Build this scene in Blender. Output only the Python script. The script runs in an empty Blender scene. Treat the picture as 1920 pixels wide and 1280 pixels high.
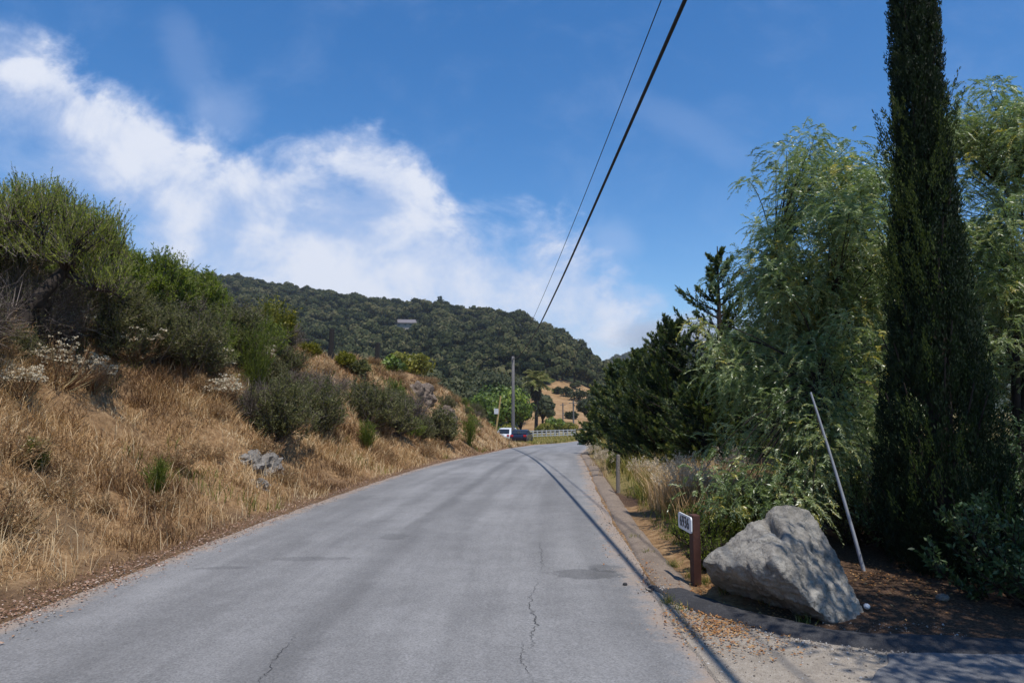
import bpy, bmesh, math, random
import numpy as np
from mathutils import Vector, noise as mnoise

rng = np.random.default_rng(7)
random.seed(7)
scene = bpy.context.scene
COL = scene.collection

# ------------------------------------------------------------------ camera geometry
F = 1280.0
CAMZ = 1.7
PITCH = math.atan(125 / F)
CP, SP = math.cos(PITCH), math.sin(PITCH)


def ray(u, v):
    rx, up = (u - 960) / F, (640 - v) / F
    y = CP - SP * up
    return rx / y, (SP + CP * up) / y


def at(u, v, Y):
    p, q = ray(u, v)
    return np.array([p * Y, Y, CAMZ + q * Y])


# ------------------------------------------------------------------ numpy noise
def _hash(ix, iy, seed):
    h = (ix.astype(np.int64) * 374761393 + iy.astype(np.int64) * 668265263 + seed * 982451653) & 0xFFFFFFFF
    h = ((h ^ (h >> 13)) * 1274126177) & 0xFFFFFFFF
    return ((h ^ (h >> 16)) & 0xFFFFFF) / float(0xFFFFFF)


def vn(x, y, seed=0):
    x = np.asarray(x, float); y = np.asarray(y, float)
    ix, iy = np.floor(x), np.floor(y)
    fx, fy = x - ix, y - iy
    fx = fx * fx * (3 - 2 * fx); fy = fy * fy * (3 - 2 * fy)
    a = _hash(ix, iy, seed); b = _hash(ix + 1, iy, seed)
    c = _hash(ix, iy + 1, seed); d = _hash(ix + 1, iy + 1, seed)
    return (a * (1 - fx) + b * fx) * (1 - fy) + (c * (1 - fx) + d * fx) * fy


def fbm(x, y, seed=0, oct=4):
    s, a, f = 0, 0.5, 1.0
    for k in range(oct):
        s = s + a * (vn(x * f, y * f, seed + k * 17) * 2 - 1)
        a *= 0.5; f *= 2.03
    return s


def sp(x, w):
    return w * np.logaddexp(0, np.asarray(x, float) / w)


def sstep(a, b, x):
    t = np.clip((np.asarray(x, float) - a) / (b - a), 0, 1)
    return t * t * (3 - 2 * t)


# ------------------------------------------------------------------ ground functions
def zb(y):
    return -0.04 * (sp(np.asarray(y, float) - 22, 3.0) - sp(np.asarray(y, float) - 87, 6.0))


LEFT = [(-4.5, -14), (-4.35, 0), (-4.08, 5.44), (-3.94, 7.6), (-3.78, 10.5), (-3.22, 15.9), (-2.65, 20.9), (-2.1, 25.5),
        (-1.4, 31), (-0.35, 45), (1.97, 63), (8, 87), (16, 106), (30, 128)]
RIGHT = [(1.30, -14), (1.33, 0), (1.36, 6.5), (1.40, 8.5), (1.72, 14), (2.10, 18.9), (3.0, 30.6), (4.3, 40), (5.8, 50),
         (8.6, 63), (14, 83), (22, 103), (36, 125)]
YY = np.linspace(-14, 124, 1381)


def smooth_edge(pts):
    a = np.array(pts, float)
    x = np.interp(YY, a[:, 1], a[:, 0])
    k = np.hanning(61); k /= k.sum()
    xp = np.concatenate([x[0] + (x[0] - x[1:31])[::-1], x, x[-1] + (x[-1] - x[-31:-1])[::-1]])
    return np.convolve(xp, k, 'valid')


XLA, XRA = smooth_edge(LEFT), smooth_edge(RIGHT)


def XL(y): return np.interp(y, YY, XLA)
def XR(y): return np.interp(y, YY, XRA)


def bank_amp(y):
    y = np.asarray(y, float)
    return (4.5 - .45 * sstep(28, 36, y)) * (1 - sstep(45, 65, y))


def gh(x, y):
    x = np.asarray(x, float); y = np.asarray(y, float)
    base = zb(y)
    s = XL(y) - x
    Wd = 6.2 - 2.0 * sstep(27, 43, y)
    t = np.clip((s - 0.45 - 0.25 * fbm(y * .5, y * 0, 3)) / Wd, 0, 1)
    prof = 0.5 * t * t * (3 - 2 * t) + 0.5 * t
    A = bank_amp(y)
    h = A * prof + np.clip(s - 6.7, 0, 14) * 0.035 * (A / 4.5)
    m = sstep(0.3, 1.6, s) * np.clip(A / 3, 0, 1)
    h = h + m * (0.55 * fbm(x * .45, y * .45, 5) + 0.34 * fbm(x * 1.5, y * 1.2, 9, 3))
    # right-hand side: a little soil bank beyond the kerb
    sr = x - XR(y)
    hr = 0.10 * sstep(0.35, 0.8, sr) * sstep(5.6, 6.6, y) + sstep(0.6, 2, sr) * sstep(5.6, 7, y) * 0.10 * fbm(x * .8, y * .8, 21)
    z = base + np.where(s > 0, h, 0) + np.where(sr > 0, hr, 0)
    # bed of the road is cut in below the asphalt sheet
    inside = sstep(-0.05, 0.25, x - XL(y)) * sstep(-0.05, 0.25, XR(y) - x)
    return z - 0.06 * inside


def hit(u, v, y0=3.5, y1=110):
    """first ground point the pixel looks at"""
    p, q = ray(u, v)
    Y = np.geomspace(y0, y1, 3000)
    d = CAMZ + q * Y - gh(p * Y, Y)
    k = np.argmax(d < 0)
    if d[k] >= 0:
        k = len(Y) - 1
    Yh = Y[k]
    return np.array([p * Yh, Yh, float(gh(p * Yh, Yh))])


# ------------------------------------------------------------------ mesh builders
class Geo:
    def __init__(self):
        self.V, self.Fq, self.Ft, self.tq, self.tt, self.mq, self.mt, self.n = [], [], [], [], [], [], [], 0

    def add(self, verts, faces, tint=None, mat=0):
        verts = np.asarray(verts, float).reshape(-1, 3)
        faces = np.asarray(faces, np.int64)
        if len(faces) == 0:
            return self
        if tint is None:
            tint = np.full(len(faces), 0.5)
        tint = np.broadcast_to(np.asarray(tint, float), (len(faces),))
        (self.Fq if faces.shape[1] == 4 else self.Ft).append(faces + self.n)
        (self.tq if faces.shape[1] == 4 else self.tt).append(tint)
        (self.mq if faces.shape[1] == 4 else self.mt).append(np.full(len(faces), mat))
        self.V.append(verts); self.n += len(verts)
        return self

    def arrays(self):
        V = np.concatenate(self.V) if self.V else np.zeros((0, 3))
        q = np.concatenate(self.Fq) if self.Fq else np.zeros((0, 4), int)
        t = np.concatenate(self.Ft) if self.Ft else np.zeros((0, 3), int)
        ti = np.concatenate(self.tq + self.tt) if (self.tq or self.tt) else np.zeros(0)
        mi = np.concatenate(self.mq + self.mt) if (self.mq or self.mt) else np.zeros(0, int)
        return V, q, t, ti, mi

    def mesh(self, name, mats, smooth=False):
        V, q, t, ti, mi = self.arrays()
        me = bpy.data.meshes.new(name)
        me.vertices.add(len(V)); me.vertices.foreach_set('co', V.astype(np.float32).ravel())
        nl = q.size + t.size
        me.loops.add(nl)
        me.loops.foreach_set('vertex_index', np.concatenate([q.ravel(), t.ravel()]).astype(np.int32))
        npoly = len(q) + len(t)
        me.polygons.add(npoly)
        tot = np.concatenate([np.full(len(q), 4), np.full(len(t), 3)])
        me.polygons.foreach_set('loop_start', np.concatenate([[0], np.cumsum(tot)[:-1]]).astype(np.int32) if npoly else np.zeros(0, np.int32))
        if not isinstance(mats, (list, tuple)):
            mats = [mats]
        for m in mats:
            me.materials.append(m)
        me.polygons.foreach_set('material_index', mi.astype(np.int32))
        me.polygons.foreach_set('use_smooth', np.full(npoly, smooth))
        a = me.attributes.new('tint', 'FLOAT', 'FACE')
        a.data.foreach_set('value', ti.astype(np.float32))
        me.update(calc_edges=True)
        me.validate()
        return me

    def obj(self, name, mats, parent=None, smooth=False):
        return link(name, self.mesh(name, mats, smooth), parent)

    def merge(self, other, M=np.eye(3), off=(0, 0, 0), scale=1.0, mat=None, dt=0.0):
        V, q, t, ti, mi = other
        V2 = (V * scale) @ np.asarray(M).T + np.asarray(off)
        n0 = self.n
        self.V.append(V2); self.n += len(V2)
        if len(q):
            self.Fq.append(q + n0); self.tq.append(np.clip(ti[:len(q)] + dt, 0, 1)); self.mq.append(mi[:len(q)])
        if len(t):
            self.Ft.append(t + n0); self.tt.append(np.clip(ti[len(q):] + dt, 0, 1)); self.mt.append(mi[len(q):])


def link(name, data, parent=None):
    o = bpy.data.objects.new(name, data)
    COL.objects.link(o)
    if parent is not None:
        o.parent = parent
    return o


def tag(o, label, cat, group=None, kind=None):
    o['label'] = label; o['category'] = cat
    if group: o['group'] = group
    if kind: o['kind'] = kind
    return o


def thing(name, label, cat, loc=(0, 0, 0), rz=0, group=None):
    o = bpy.data.objects.new(name, None)
    COL.objects.link(o)
    o.empty_display_size = 0.2
    o.location = loc; o.rotation_euler = (0, 0, rz)
    return tag(o, label, cat, group)


def copy_thing(root, loc, rz, scale, label, group=None):
    c = root.copy(); COL.objects.link(c)
    c.location = loc; c.rotation_euler = (0, 0, rz); c.scale = scale
    c['label'] = label
    if group: c['group'] = group
    for ch in list(root.children):
        k = ch.copy(); COL.objects.link(k); k.parent = c
        for g in list(ch.children):
            j = g.copy(); COL.objects.link(j); j.parent = k
    return c


def unit(a):
    a = np.asarray(a, float)
    return a / np.maximum(np.linalg.norm(a, axis=-1, keepdims=True), 1e-9)


def rdir(n, r=rng):
    return unit(r.normal(size=(n, 3)))


def leaves(geo, P, D, L, W, tint, mat=0, flat=None, r=rng, mid=0.45):
    """diamond leaves from P along D"""
    n = len(P)
    if n == 0: return
    L = np.broadcast_to(L, (n,))[:, None]; W = np.broadcast_to(W, (n,))[:, None]
    R = rdir(n, r) if flat is None else unit(rdir(n, r) * (1 - flat) + np.array([0, 0, 1.0]) * flat)
    S = unit(np.cross(D, R))
    v = np.stack([P, P + D * L * mid + S * W * .5, P + D * L, P + D * L * mid - S * W * .5], 1).reshape(-1, 3)
    f = np.arange(n * 4).reshape(n, 4)
    geo.add(v, f, tint, mat)


def tubes(geo, P, R, sides=3, tint=0.5, mat=0, cap=False):
    """P (N,K,3) polylines, R (N,K) radii"""
    P = np.asarray(P, float); R = np.asarray(R, float)
    if P.ndim == 2: P = P[None]
    if R.ndim == 1: R = R[None]
    N, K, _ = P.shape
    R = np.broadcast_to(R, (N, K))
    T = np.gradient(P, axis=1); T = unit(T)
    ref = np.where(np.abs(T[..., 2:3]) > .9, np.array([1.0, 0, 0]), np.array([0, 0, 1.0]))
    A = unit(np.cross(T, ref)); B = np.cross(T, A)
    ang = np.arange(sides) * 2 * math.pi / sides
    v = P[:, :, None, :] + R[:, :, None, None] * (A[:, :, None, :] * np.cos(ang)[None, None, :, None] + B[:, :, None, :] * np.sin(ang)[None, None, :, None])
    idx = np.arange(N * K * sides).reshape(N, K, sides)
    a = idx[:, :-1, :]; b = np.roll(a, -1, axis=2); c = idx[:, 1:, :]; d = np.roll(c, -1, axis=2)
    f = np.stack([a, b, d, c], -1).reshape(-1, 4)
    geo.add(v.reshape(-1, 3), f, tint if np.isscalar(tint) else np.repeat(tint, (K - 1) * sides), mat)


def bez(P0, P1, P2, K):
    t = np.linspace(0, 1, K)[None, :, None]
    P0, P1, P2 = [np.atleast_2d(p)[:, None, :] for p in (P0, P1, P2)]
    return (1 - t) ** 2 * P0 + 2 * t * (1 - t) * P1 + t * t * P2


BOXF = np.array([[0, 3, 2, 1], [4, 5, 6, 7], [0, 1, 5, 4], [1, 2, 6, 5], [2, 3, 7, 6], [3, 0, 4, 7]])


def box(geo, c, s, mat=0, tint=0.5, M=None):
    c = np.asarray(c, float); h = np.asarray(s, float) / 2
    v = np.array([[-1, -1, -1], [1, -1, -1], [1, 1, -1], [-1, 1, -1], [-1, -1, 1], [1, -1, 1], [1, 1, 1], [-1, 1, 1]]) * h
    if M is not None: v = v @ np.asarray(M).T
    geo.add(v + c, BOXF, tint, mat)


def bevel(o, w, seg=2):
    m = o.modifiers.new('bevel', 'BEVEL'); m.width = w; m.segments = seg; m.limit_method = 'ANGLE'
    return o


def rotz(a):
    c, s = math.cos(a), math.sin(a)
    return np.array([[c, -s, 0], [s, c, 0], [0, 0, 1]])


# ------------------------------------------------------------------ materials
def mat_base(name):
    m = bpy.data.materials.new(name); m.use_nodes = True
    nt = m.node_tree; nt.nodes.clear()
    out = nt.nodes.new('ShaderNodeOutputMaterial')
    return m, nt, out


def N(nt, kind, **kw):
    n = nt.nodes.new(kind)
    for k, v in kw.items():
        if k.startswith('in_'):
            n.inputs[k[3:].replace('_', ' ')].default_value = v
        else:
            setattr(n, k, v)
    return n


def ramp(nt, fac, stops, interp='LINEAR'):
    r = nt.nodes.new('ShaderNodeValToRGB')
    r.color_ramp.interpolation = interp
    el = r.color_ramp.elements
    while len(el) > 1: el.remove(el[-1])
    el[0].position = stops[0][0]; el[0].color = (*stops[0][1], 1)
    for p, c in stops[1:]:
        e = el.new(p); e.color = (*c, 1)
    if fac is not None: nt.links.new(fac, r.inputs[0])
    return r.outputs[0]


def leaf_mat(name, stops, trans=0.35, rough=0.55, spec=0.3, nscale=0.0, tr_tint=(1.0, 1.1, 0.55)):
    m, nt, out = mat_base(name)
    a = N(nt, 'ShaderNodeAttribute', attribute_name='tint')
    fac = a.outputs['Fac']
    if nscale:
        tc = N(nt, 'ShaderNodeTexCoord'); ns = N(nt, 'ShaderNodeTexNoise'); ns.inputs['Scale'].default_value = nscale
        nt.links.new(tc.outputs['Object'], ns.inputs['Vector'])
        ad = N(nt, 'ShaderNodeMath', operation='MULTIPLY_ADD'); ad.inputs[1].default_value = 0.9
        sb = N(nt, 'ShaderNodeMath', operation='SUBTRACT'); sb.inputs[1].default_value = 0.45
        nt.links.new(ns.outputs['Fac'], ad.inputs[0]); nt.links.new(fac, ad.inputs[2]); nt.links.new(ad.outputs[0], sb.inputs[0])
        fac = sb.outputs[0]
    c = ramp(nt, fac, stops)
    p = N(nt, 'ShaderNodeBsdfPrincipled'); p.inputs['Roughness'].default_value = rough
    p.inputs['Specular IOR Level'].default_value = spec
    nt.links.new(c, p.inputs['Base Color'])
    if trans > 0:
        tl = N(nt, 'ShaderNodeBsdfTranslucent')
        mx = N(nt, 'ShaderNodeMix', data_type='RGBA', blend_type='MULTIPLY'); mx.inputs['Factor'].default_value = 1
        nt.links.new(c, mx.inputs['A']); mx.inputs['B'].default_value = (*tr_tint, 1)
        nt.links.new(mx.outputs['Result'], tl.inputs['Color'])
        ms = N(nt, 'ShaderNodeMixShader'); ms.inputs[0].default_value = trans
        nt.links.new(p.outputs[0], ms.inputs[1]); nt.links.new(tl.outputs[0], ms.inputs[2])
        nt.links.new(ms.outputs[0], out.inputs[0])
    else:
        nt.links.new(p.outputs[0], out.inputs[0])
    return m


def plain(name, col, rough=0.6, metal=0.0, spec=0.4, var=0.15, nscale=8.0, bump=0.0):
    """a paint / wood / metal with a little procedural variation"""
    m, nt, out = mat_base(name)
    tc = N(nt, 'ShaderNodeTexCoord')
    ns = N(nt, 'ShaderNodeTexNoise'); ns.inputs['Scale'].default_value = nscale; ns.inputs['Detail'].default_value = 6
    nt.links.new(tc.outputs['Object'], ns.inputs['Vector'])
    lo = tuple(max(0, c * (1 - var)) for c in col); hi = tuple(c * (1 + var) for c in col)
    c = ramp(nt, ns.outputs['Fac'], [(0.3, lo), (0.7, hi)])
    p = N(nt, 'ShaderNodeBsdfPrincipled'); p.inputs['Roughness'].default_value = rough; p.inputs['Metallic'].default_value = metal
    p.inputs['Specular IOR Level'].default_value = spec
    nt.links.new(c, p.inputs['Base Color'])
    if bump:
        b = N(nt, 'ShaderNodeBump'); b.inputs['Strength'].default_value = bump; b.inputs['Distance'].default_value = 0.02
        nt.links.new(ns.outputs['Fac'], b.inputs['Height']); nt.links.new(b.outputs[0], p.inputs['Normal'])
    nt.links.new(p.outputs[0], out.inputs[0])
    return m


def noise_tex(nt, vec, scale, detail=6, rough=0.6, dist=0.0):
    n = N(nt, 'ShaderNodeTexNoise'); n.inputs['Scale'].default_value = scale; n.inputs['Detail'].default_value = detail
    n.inputs['Roughness'].default_value = rough; n.inputs['Distortion'].default_value = dist
    nt.links.new(vec, n.inputs['Vector'])
    return n.outputs['Fac']


def mixc(nt, fac, a, b, mode='MIX'):
    mx = N(nt, 'ShaderNodeMix', data_type='RGBA', blend_type=mode)
    for s, v in (('A', a), ('B', b)):
        if isinstance(v, tuple): mx.inputs[s].default_value = (*v, 1)
        else: nt.links.new(v, mx.inputs[s])
    if isinstance(fac, (int, float)): mx.inputs['Factor'].default_value = fac
    else: nt.links.new(fac, mx.inputs['Factor'])
    return mx.outputs['Result']


def mth(nt, op, a, b=None, c=None, clamp=False):
    n = N(nt, 'ShaderNodeMath', operation=op); n.use_clamp = clamp
    for i, v in enumerate((a, b, c)):
        if v is None: continue
        if isinstance(v, (int, float)): n.inputs[i].default_value = v
        else: nt.links.new(v, n.inputs[i])
    return n.outputs[0]


def mrange(nt, v, a, b, c=0.0, d=1.0, smooth=True):
    n = N(nt, 'ShaderNodeMapRange'); n.interpolation_type = 'SMOOTHSTEP' if smooth else 'LINEAR'
    nt.links.new(v, n.inputs[0])
    for i, x in zip((1, 2, 3, 4), (a, b, c, d)): n.inputs[i].default_value = x
    return n.outputs[0]


def surf(nt, out, col, rough=0.9, spec=0.2, height=None, dist=0.02, strength=0.6):
    p = N(nt, 'ShaderNodeBsdfPrincipled'); p.inputs['Specular IOR Level'].default_value = spec
    if isinstance(rough, (int, float)): p.inputs['Roughness'].default_value = rough
    else: nt.links.new(rough, p.inputs['Roughness'])
    nt.links.new(col, p.inputs['Base Color'])
    if height is not None:
        b = N(nt, 'ShaderNodeBump'); b.inputs['Strength'].default_value = strength; b.inputs['Distance'].default_value = dist
        nt.links.new(height, b.inputs['Height']); nt.links.new(b.outputs[0], p.inputs['Normal'])
    nt.links.new(p.outputs[0], out.inputs[0])


def make_ground_mat():
    m, nt, out = mat_base('ground_soil')
    pos = N(nt, 'ShaderNodeNewGeometry').outputs['Position']
    z = N(nt, 'ShaderNodeAttribute', attribute_name='zone').outputs['Fac']
    n1 = noise_tex(nt, pos, 0.8, 8, 0.65); n2 = noise_tex(nt, pos, 9, 6, 0.7); n3 = noise_tex(nt, pos, 45, 4, 0.7)
    dry = ramp(nt, n2, [(0.3, (.12, .066, .033)), (0.5, (.29, .175, .085)), (0.72, (.45, .30, .16))])
    dry = mixc(nt, mrange(nt, n1, .45, .7), dry, (.16, .105, .06))
    litter = ramp(nt, n3, [(0.3, (.04, .025, .017)), (0.5, (.10, .06, .038)), (0.7, (.2, .13, .085))])
    field = ramp(nt, n2, [(0.3, (.13, .11, .035)), (0.55, (.26, .2, .08)), (0.8, (.4, .3, .14))])
    c = mixc(nt, mrange(nt, z, 0.2, 0.8), dry, litter)
    c = mixc(nt, mrange(nt, z, 1.2, 1.8), c, field)
    h = mth(nt, 'ADD', n2, n3)
    surf(nt, out, c, 0.95, 0.1, h, 0.04, 0.8)
    return m


def make_road_mat():
    m, nt, out = mat_base('asphalt_road')
    pos = N(nt, 'ShaderNodeNewGeometry').outputs['Position']
    ac = N(nt, 'ShaderNodeAttribute', attribute_name='across').outputs['Fac']
    al = N(nt, 'ShaderNodeAttribute', attribute_name='along').outputs['Fac']
    cmb = N(nt, 'ShaderNodeCombineXYZ')
    nt.links.new(mth(nt, 'MULTIPLY', ac, 5.3), cmb.inputs[0]); nt.links.new(mth(nt, 'MULTIPLY', al, 0.07), cmb.inputs[1])
    streak = noise_tex(nt, cmb.outputs[0], 1.6, 6, 0.6, 0.4)
    big = noise_tex(nt, pos, 0.35, 7, 0.65)
    mid = noise_tex(nt, pos, 3.0, 7, 0.7)
    fine = noise_tex(nt, pos, 60, 4, 0.8)
    v = N(nt, 'ShaderNodeTexVoronoi'); v.inputs['Scale'].default_value = 85; nt.links.new(pos, v.inputs['Vector'])
    agg = v.outputs['Color']
    sepa = N(nt, 'ShaderNodeSeparateColor'); nt.links.new(agg, sepa.inputs[0])
    c = ramp(nt, fine, [(0.25, (.10, .098, .095)), (0.5, (.20, .195, .188)), (0.75, (.31, .302, .29))])
    c = mixc(nt, 0.32, c, mixc(nt, sepa.outputs[0], (.10, .098, .095), (.34, .33, .32)))
    # worn wheel paths, streaks and blotches
    k = mrange(nt, streak, .35, .65, .86, 1.12)
    k = mth(nt, 'MULTIPLY', k, mrange(nt, big, .3, .7, .86, 1.14))
    k = mth(nt, 'MULTIPLY', k, mrange(nt, mid, .3, .7, .93, 1.07))
    wig = mth(nt, 'MULTIPLY_ADD', big, 0.10, -0.05)
    acw = mth(nt, 'ADD', ac, wig)
    for cen, wid, amt in ((.22, .05, .10), (.47, .05, .22), (.80, .05, .08), (.60, .03, .06)):
        d = mth(nt, 'ABSOLUTE', mth(nt, 'SUBTRACT', acw, cen))
        k = mth(nt, 'MULTIPLY', k, mrange(nt, d, 0, wid, 1 - amt, 1.0))
    # an oily dark stain and repaired patches
    sx = N(nt, 'ShaderNodeSeparateXYZ'); nt.links.new(pos, sx.inputs[0])
    dn = mth(nt, 'MULTIPLY_ADD', noise_tex(nt, pos, 6.0, 7, .75), 1.8, -0.9)
    for (cx, cy, rx, ry, amt) in ((.78, 7.25, .42, .24, .34), (1.0, 7.5, .22, .2, .26), (-2.3, 7.9, .5, .12, .22), (-1.55, 9.2, .22, .25, .2), (-3.1, 7.5, .3, .08, .25)):
        dx = mth(nt, 'DIVIDE', mth(nt, 'SUBTRACT', sx.outputs[0], cx), rx)
        dy = mth(nt, 'DIVIDE', mth(nt, 'SUBTRACT', sx.outputs[1], cy), ry)
        d = mth(nt, 'ADD', mth(nt, 'POWER', mth(nt, 'ADD', mth(nt, 'POWER', dx, 2.0), mth(nt, 'POWER', dy, 2.0)), 0.5), dn)
        k = mth(nt, 'MULTIPLY', k, mrange(nt, d, .75, 1.05, 1 - amt, 1.0))
    c = mixc(nt, 1.0, c, k, 'MULTIPLY')
    # dust and soil near both edges
    e = mth(nt, 'MINIMUM', mth(nt, 'MULTIPLY', ac, 5.3), mth(nt, 'MULTIPLY', mth(nt, 'SUBTRACT', 1.0, ac), 5.3))
    e2 = mth(nt, 'SUBTRACT', e, mth(nt, 'MULTIPLY', mth(nt, 'SUBTRACT', mid, .35), 0.9))
    dust = mrange(nt, e2, -0.05, 0.22, 0.75, 0.0)
    c = mixc(nt, dust, c, (.33, .25, .185))
    surf(nt, out, c, 0.8, 0.35, fine, 0.012, 0.7)
    return m


def make_sand_mat(name, a, b, c_, nsc=25):
    m, nt, out = mat_base(name)
    pos = N(nt, 'ShaderNodeNewGeometry').outputs['Position']
    n1 = noise_tex(nt, pos, 2.2, 7, .65); n2 = noise_tex(nt, pos, nsc, 5, .75); n3 = noise_tex(nt, pos, nsc * 4, 3, .7)
    c = ramp(nt, mth(nt, 'MULTIPLY_ADD', n3, .5, mth(nt, 'MULTIPLY', n2, .5)), [(0.3, a), (0.5, b), (0.72, c_)])
    c = mixc(nt, mrange(nt, n1, .45, .68, 0, .55), c, tuple(x * .6 for x in b))
    surf(nt, out, c, 0.92, 0.2, mth(nt, 'ADD', n2, n3), 0.02, 0.7)
    return m


def make_rock_mat(name, a, b, c_, scale=3.0, disp=0.03):
    m, nt, out = mat_base(name)
    pos = N(nt, 'ShaderNodeTexCoord').outputs['Object']
    n1 = noise_tex(nt, pos, scale, 9, .68, .6); n2 = noise_tex(nt, pos, scale * 5, 8, .72); n3 = noise_tex(nt, pos, scale * 22, 5, .7)
    mus = N(nt, 'ShaderNodeTexVoronoi', feature='DISTANCE_TO_EDGE'); mus.inputs['Scale'].default_value = scale * .55
    dv = N(nt, 'ShaderNodeVectorMath', operation='ADD'); nt.links.new(pos, dv.inputs[0])
    nz = N(nt, 'ShaderNodeTexNoise'); nz.inputs['Scale'].default_value = scale; nt.links.new(pos, nz.inputs['Vector'])
    nt.links.new(nz.outputs['Color'], dv.inputs[1]); nt.links.new(dv.outputs[0], mus.inputs['Vector'])
    crack = mrange(nt, mus.outputs['Distance'], 0.0, 0.02)
    c = ramp(nt, mth(nt, 'MULTIPLY_ADD', n2, .45, mth(nt, 'MULTIPLY', n1, .55)), [(0.36, a), (0.5, b), (0.63, c_)])
    c = mixc(nt, mrange(nt, n3, .5, .75, 0, .4), c, tuple(x * .6 for x in a))
    c = mixc(nt, mth(nt, 'MULTIPLY', mth(nt, 'SUBTRACT', 1.0, crack), .35), c, tuple(x * .35 for x in a))
    h = mth(nt, 'ADD', mth(nt, 'MULTIPLY', n2, 1.2), mth(nt, 'MULTIPLY_ADD', n3, .35, mth(nt, 'MULTIPLY', crack, .12)))
    surf(nt, out, c, 0.9, 0.2, h, disp, 0.9)
    return m


def make_hill_mat():
    m, nt, out = mat_base('hill_scrub')
    pos = N(nt, 'ShaderNodeNewGeometry').outputs['Position']
    z = N(nt, 'ShaderNodeAttribute', attribute_name='zone').outputs['Fac']
    n1 = noise_tex(nt, pos, 0.03, 6, .6); n2 = noise_tex(nt, pos, 0.35, 8, .7)
    scrub = ramp(nt, n2, [(0.3, (.018, .025, .012)), (0.55, (.038, .045, .02)), (0.8, (.06, .06, .03))])
    scrub = mixc(nt, mrange(nt, n1, .58, .72, 0, .6), scrub, (.10, .08, .045))
    dry = ramp(nt, n2, [(0.25, (.13, .075, .035)), (0.5, (.30, .185, .09)), (0.75, (.42, .28, .15))])
    c = mixc(nt, mrange(nt, z, .3, .7), scrub, dry)
    surf(nt, out, c, 0.95, 0.1, n2, 1.0, 0.6)
    return m


M = {}
M['ground'] = make_ground_mat()
M['road'] = make_road_mat()
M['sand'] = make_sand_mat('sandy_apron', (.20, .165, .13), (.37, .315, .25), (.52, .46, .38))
M['kerb'] = make_sand_mat('dusty_kerb', (.13, .095, .07), (.25, .195, .15), (.36, .295, .23), 18)
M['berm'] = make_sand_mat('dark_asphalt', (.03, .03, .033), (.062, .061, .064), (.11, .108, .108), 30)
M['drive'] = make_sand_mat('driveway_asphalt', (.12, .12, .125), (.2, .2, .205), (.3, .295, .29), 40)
M['hill'] = make_hill_mat()
M['rock'] = make_rock_mat('boulder_stone', (.14, .13, .11), (.30, .275, .235), (.45, .42, .36), 3.0, .045)
M['outcrop'] = make_rock_mat('outcrop_stone', (.12, .105, .09), (.25, .225, .195), (.38, .35, .31), 4.0)
M['red_rock'] = make_rock_mat('reddish_stone', (.08, .06, .045), (.17, .13, .10), (.28, .22, .17), 4.0)
M['dry_grass'] = leaf_mat('dry_grass', [(0, (.11, .06, .032)), (.3, (.27, .155, .07)), (.6, (.50, .325, .155)), (1, (.70, .56, .35))], .3, .6, .25, tr_tint=(1, .9, .65))
M['green_grass'] = leaf_mat('green_grass', [(0, (.06, .09, .014)), (.38, (.17, .19, .035)), (.65, (.38, .28, .09)), (1, (.6, .48, .25))], .4, .6, .25, tr_tint=(1, 1, .6))
M['plume'] = leaf_mat('pale_plume', [(0, (.48, .39, .26)), (1, (.78, .69, .53))], .4, .7, .2, tr_tint=(1, .95, .85))
M['litter'] = leaf_mat('fallen_leaf', [(0, (.09, .04, .027)), (.35, (.21, .105, .065)), (.7, (.36, .22, .14)), (1, (.52, .40, .32))], .1, .7, .25)
M['orange_litter'] = leaf_mat('orange_fallen_leaf', [(0, (.12, .05, .02)), (.5, (.32, .14, .045)), (1, (.46, .30, .13))], .12, .6, .3)
M['coyote'] = leaf_mat('coyote_leaf', [(0, (.06, .085, .014)), (.5, (.19, .235, .035)), (1, (.42, .43, .10))], .5, .5, .35)
M['sage'] = leaf_mat('sage_leaf', [(0, (.06, .062, .026)), (.5, (.155, .155, .062)), (1, (.30, .28, .14))], .42, .7, .2)
M['dead_twig'] = leaf_mat('dead_twig', [(0, (.045, .035, .028)), (.5, (.12, .093, .075)), (1, (.27, .22, .19))], 0, .85, .15)
M['bark_dark'] = leaf_mat('dark_bark', [(0, (.02, .015, .012)), (.5, (.04, .031, .025)), (1, (.075, .06, .05))], 0, .9, .15, nscale=9)
M['bark_grey'] = leaf_mat('grey_bark', [(0, (.045, .035, .028)), (.5, (.10, .08, .065)), (1, (.19, .16, .14))], 0, .9, .15, nscale=7)
M['buck_stem'] = leaf_mat('buckwheat_stem', [(0, (.15, .075, .04)), (.5, (.28, .16, .08)), (1, (.30, .25, .13))], .15, .8, .15)
M['buck_flower'] = leaf_mat('buckwheat_flower', [(0, (.36, .28, .17)), (.5, (.60, .51, .36)), (1, (.74, .67, .51))], .2, .8, .15, tr_tint=(1, 1, .85))
M['yellow_flower'] = leaf_mat('yellow_flower', [(0, (.45, .33, .02)), (1, (.75, .6, .04))], .35, .7, .2)
M['fennel'] = leaf_mat('fennel_leaf', [(0, (.06, .085, .015)), (.5, (.15, .19, .03)), (1, (.30, .32, .07))], .5, .6, .25)
M['pepper'] = leaf_mat('pepper_leaflet', [(0, (.07, .11, .035)), (.4, (.23, .30, .105)), (.75, (.48, .52, .30)), (1, (.60, .49, .10))], .45, .36, .9)
M['cypress'] = leaf_mat('cypress_scale', [(0, (.007, .015, .006)), (.6, (.021, .040, .011)), (1, (.09, .115, .020))], .2, .6, .25)
M['conifer'] = leaf_mat('conifer_scale', [(0, (.018, .036, .020)), (.45, (.055, .085, .030)), (.8, (.125, .15, .04)), (1, (.22, .21, .06))], .32, .5, .35)
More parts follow.
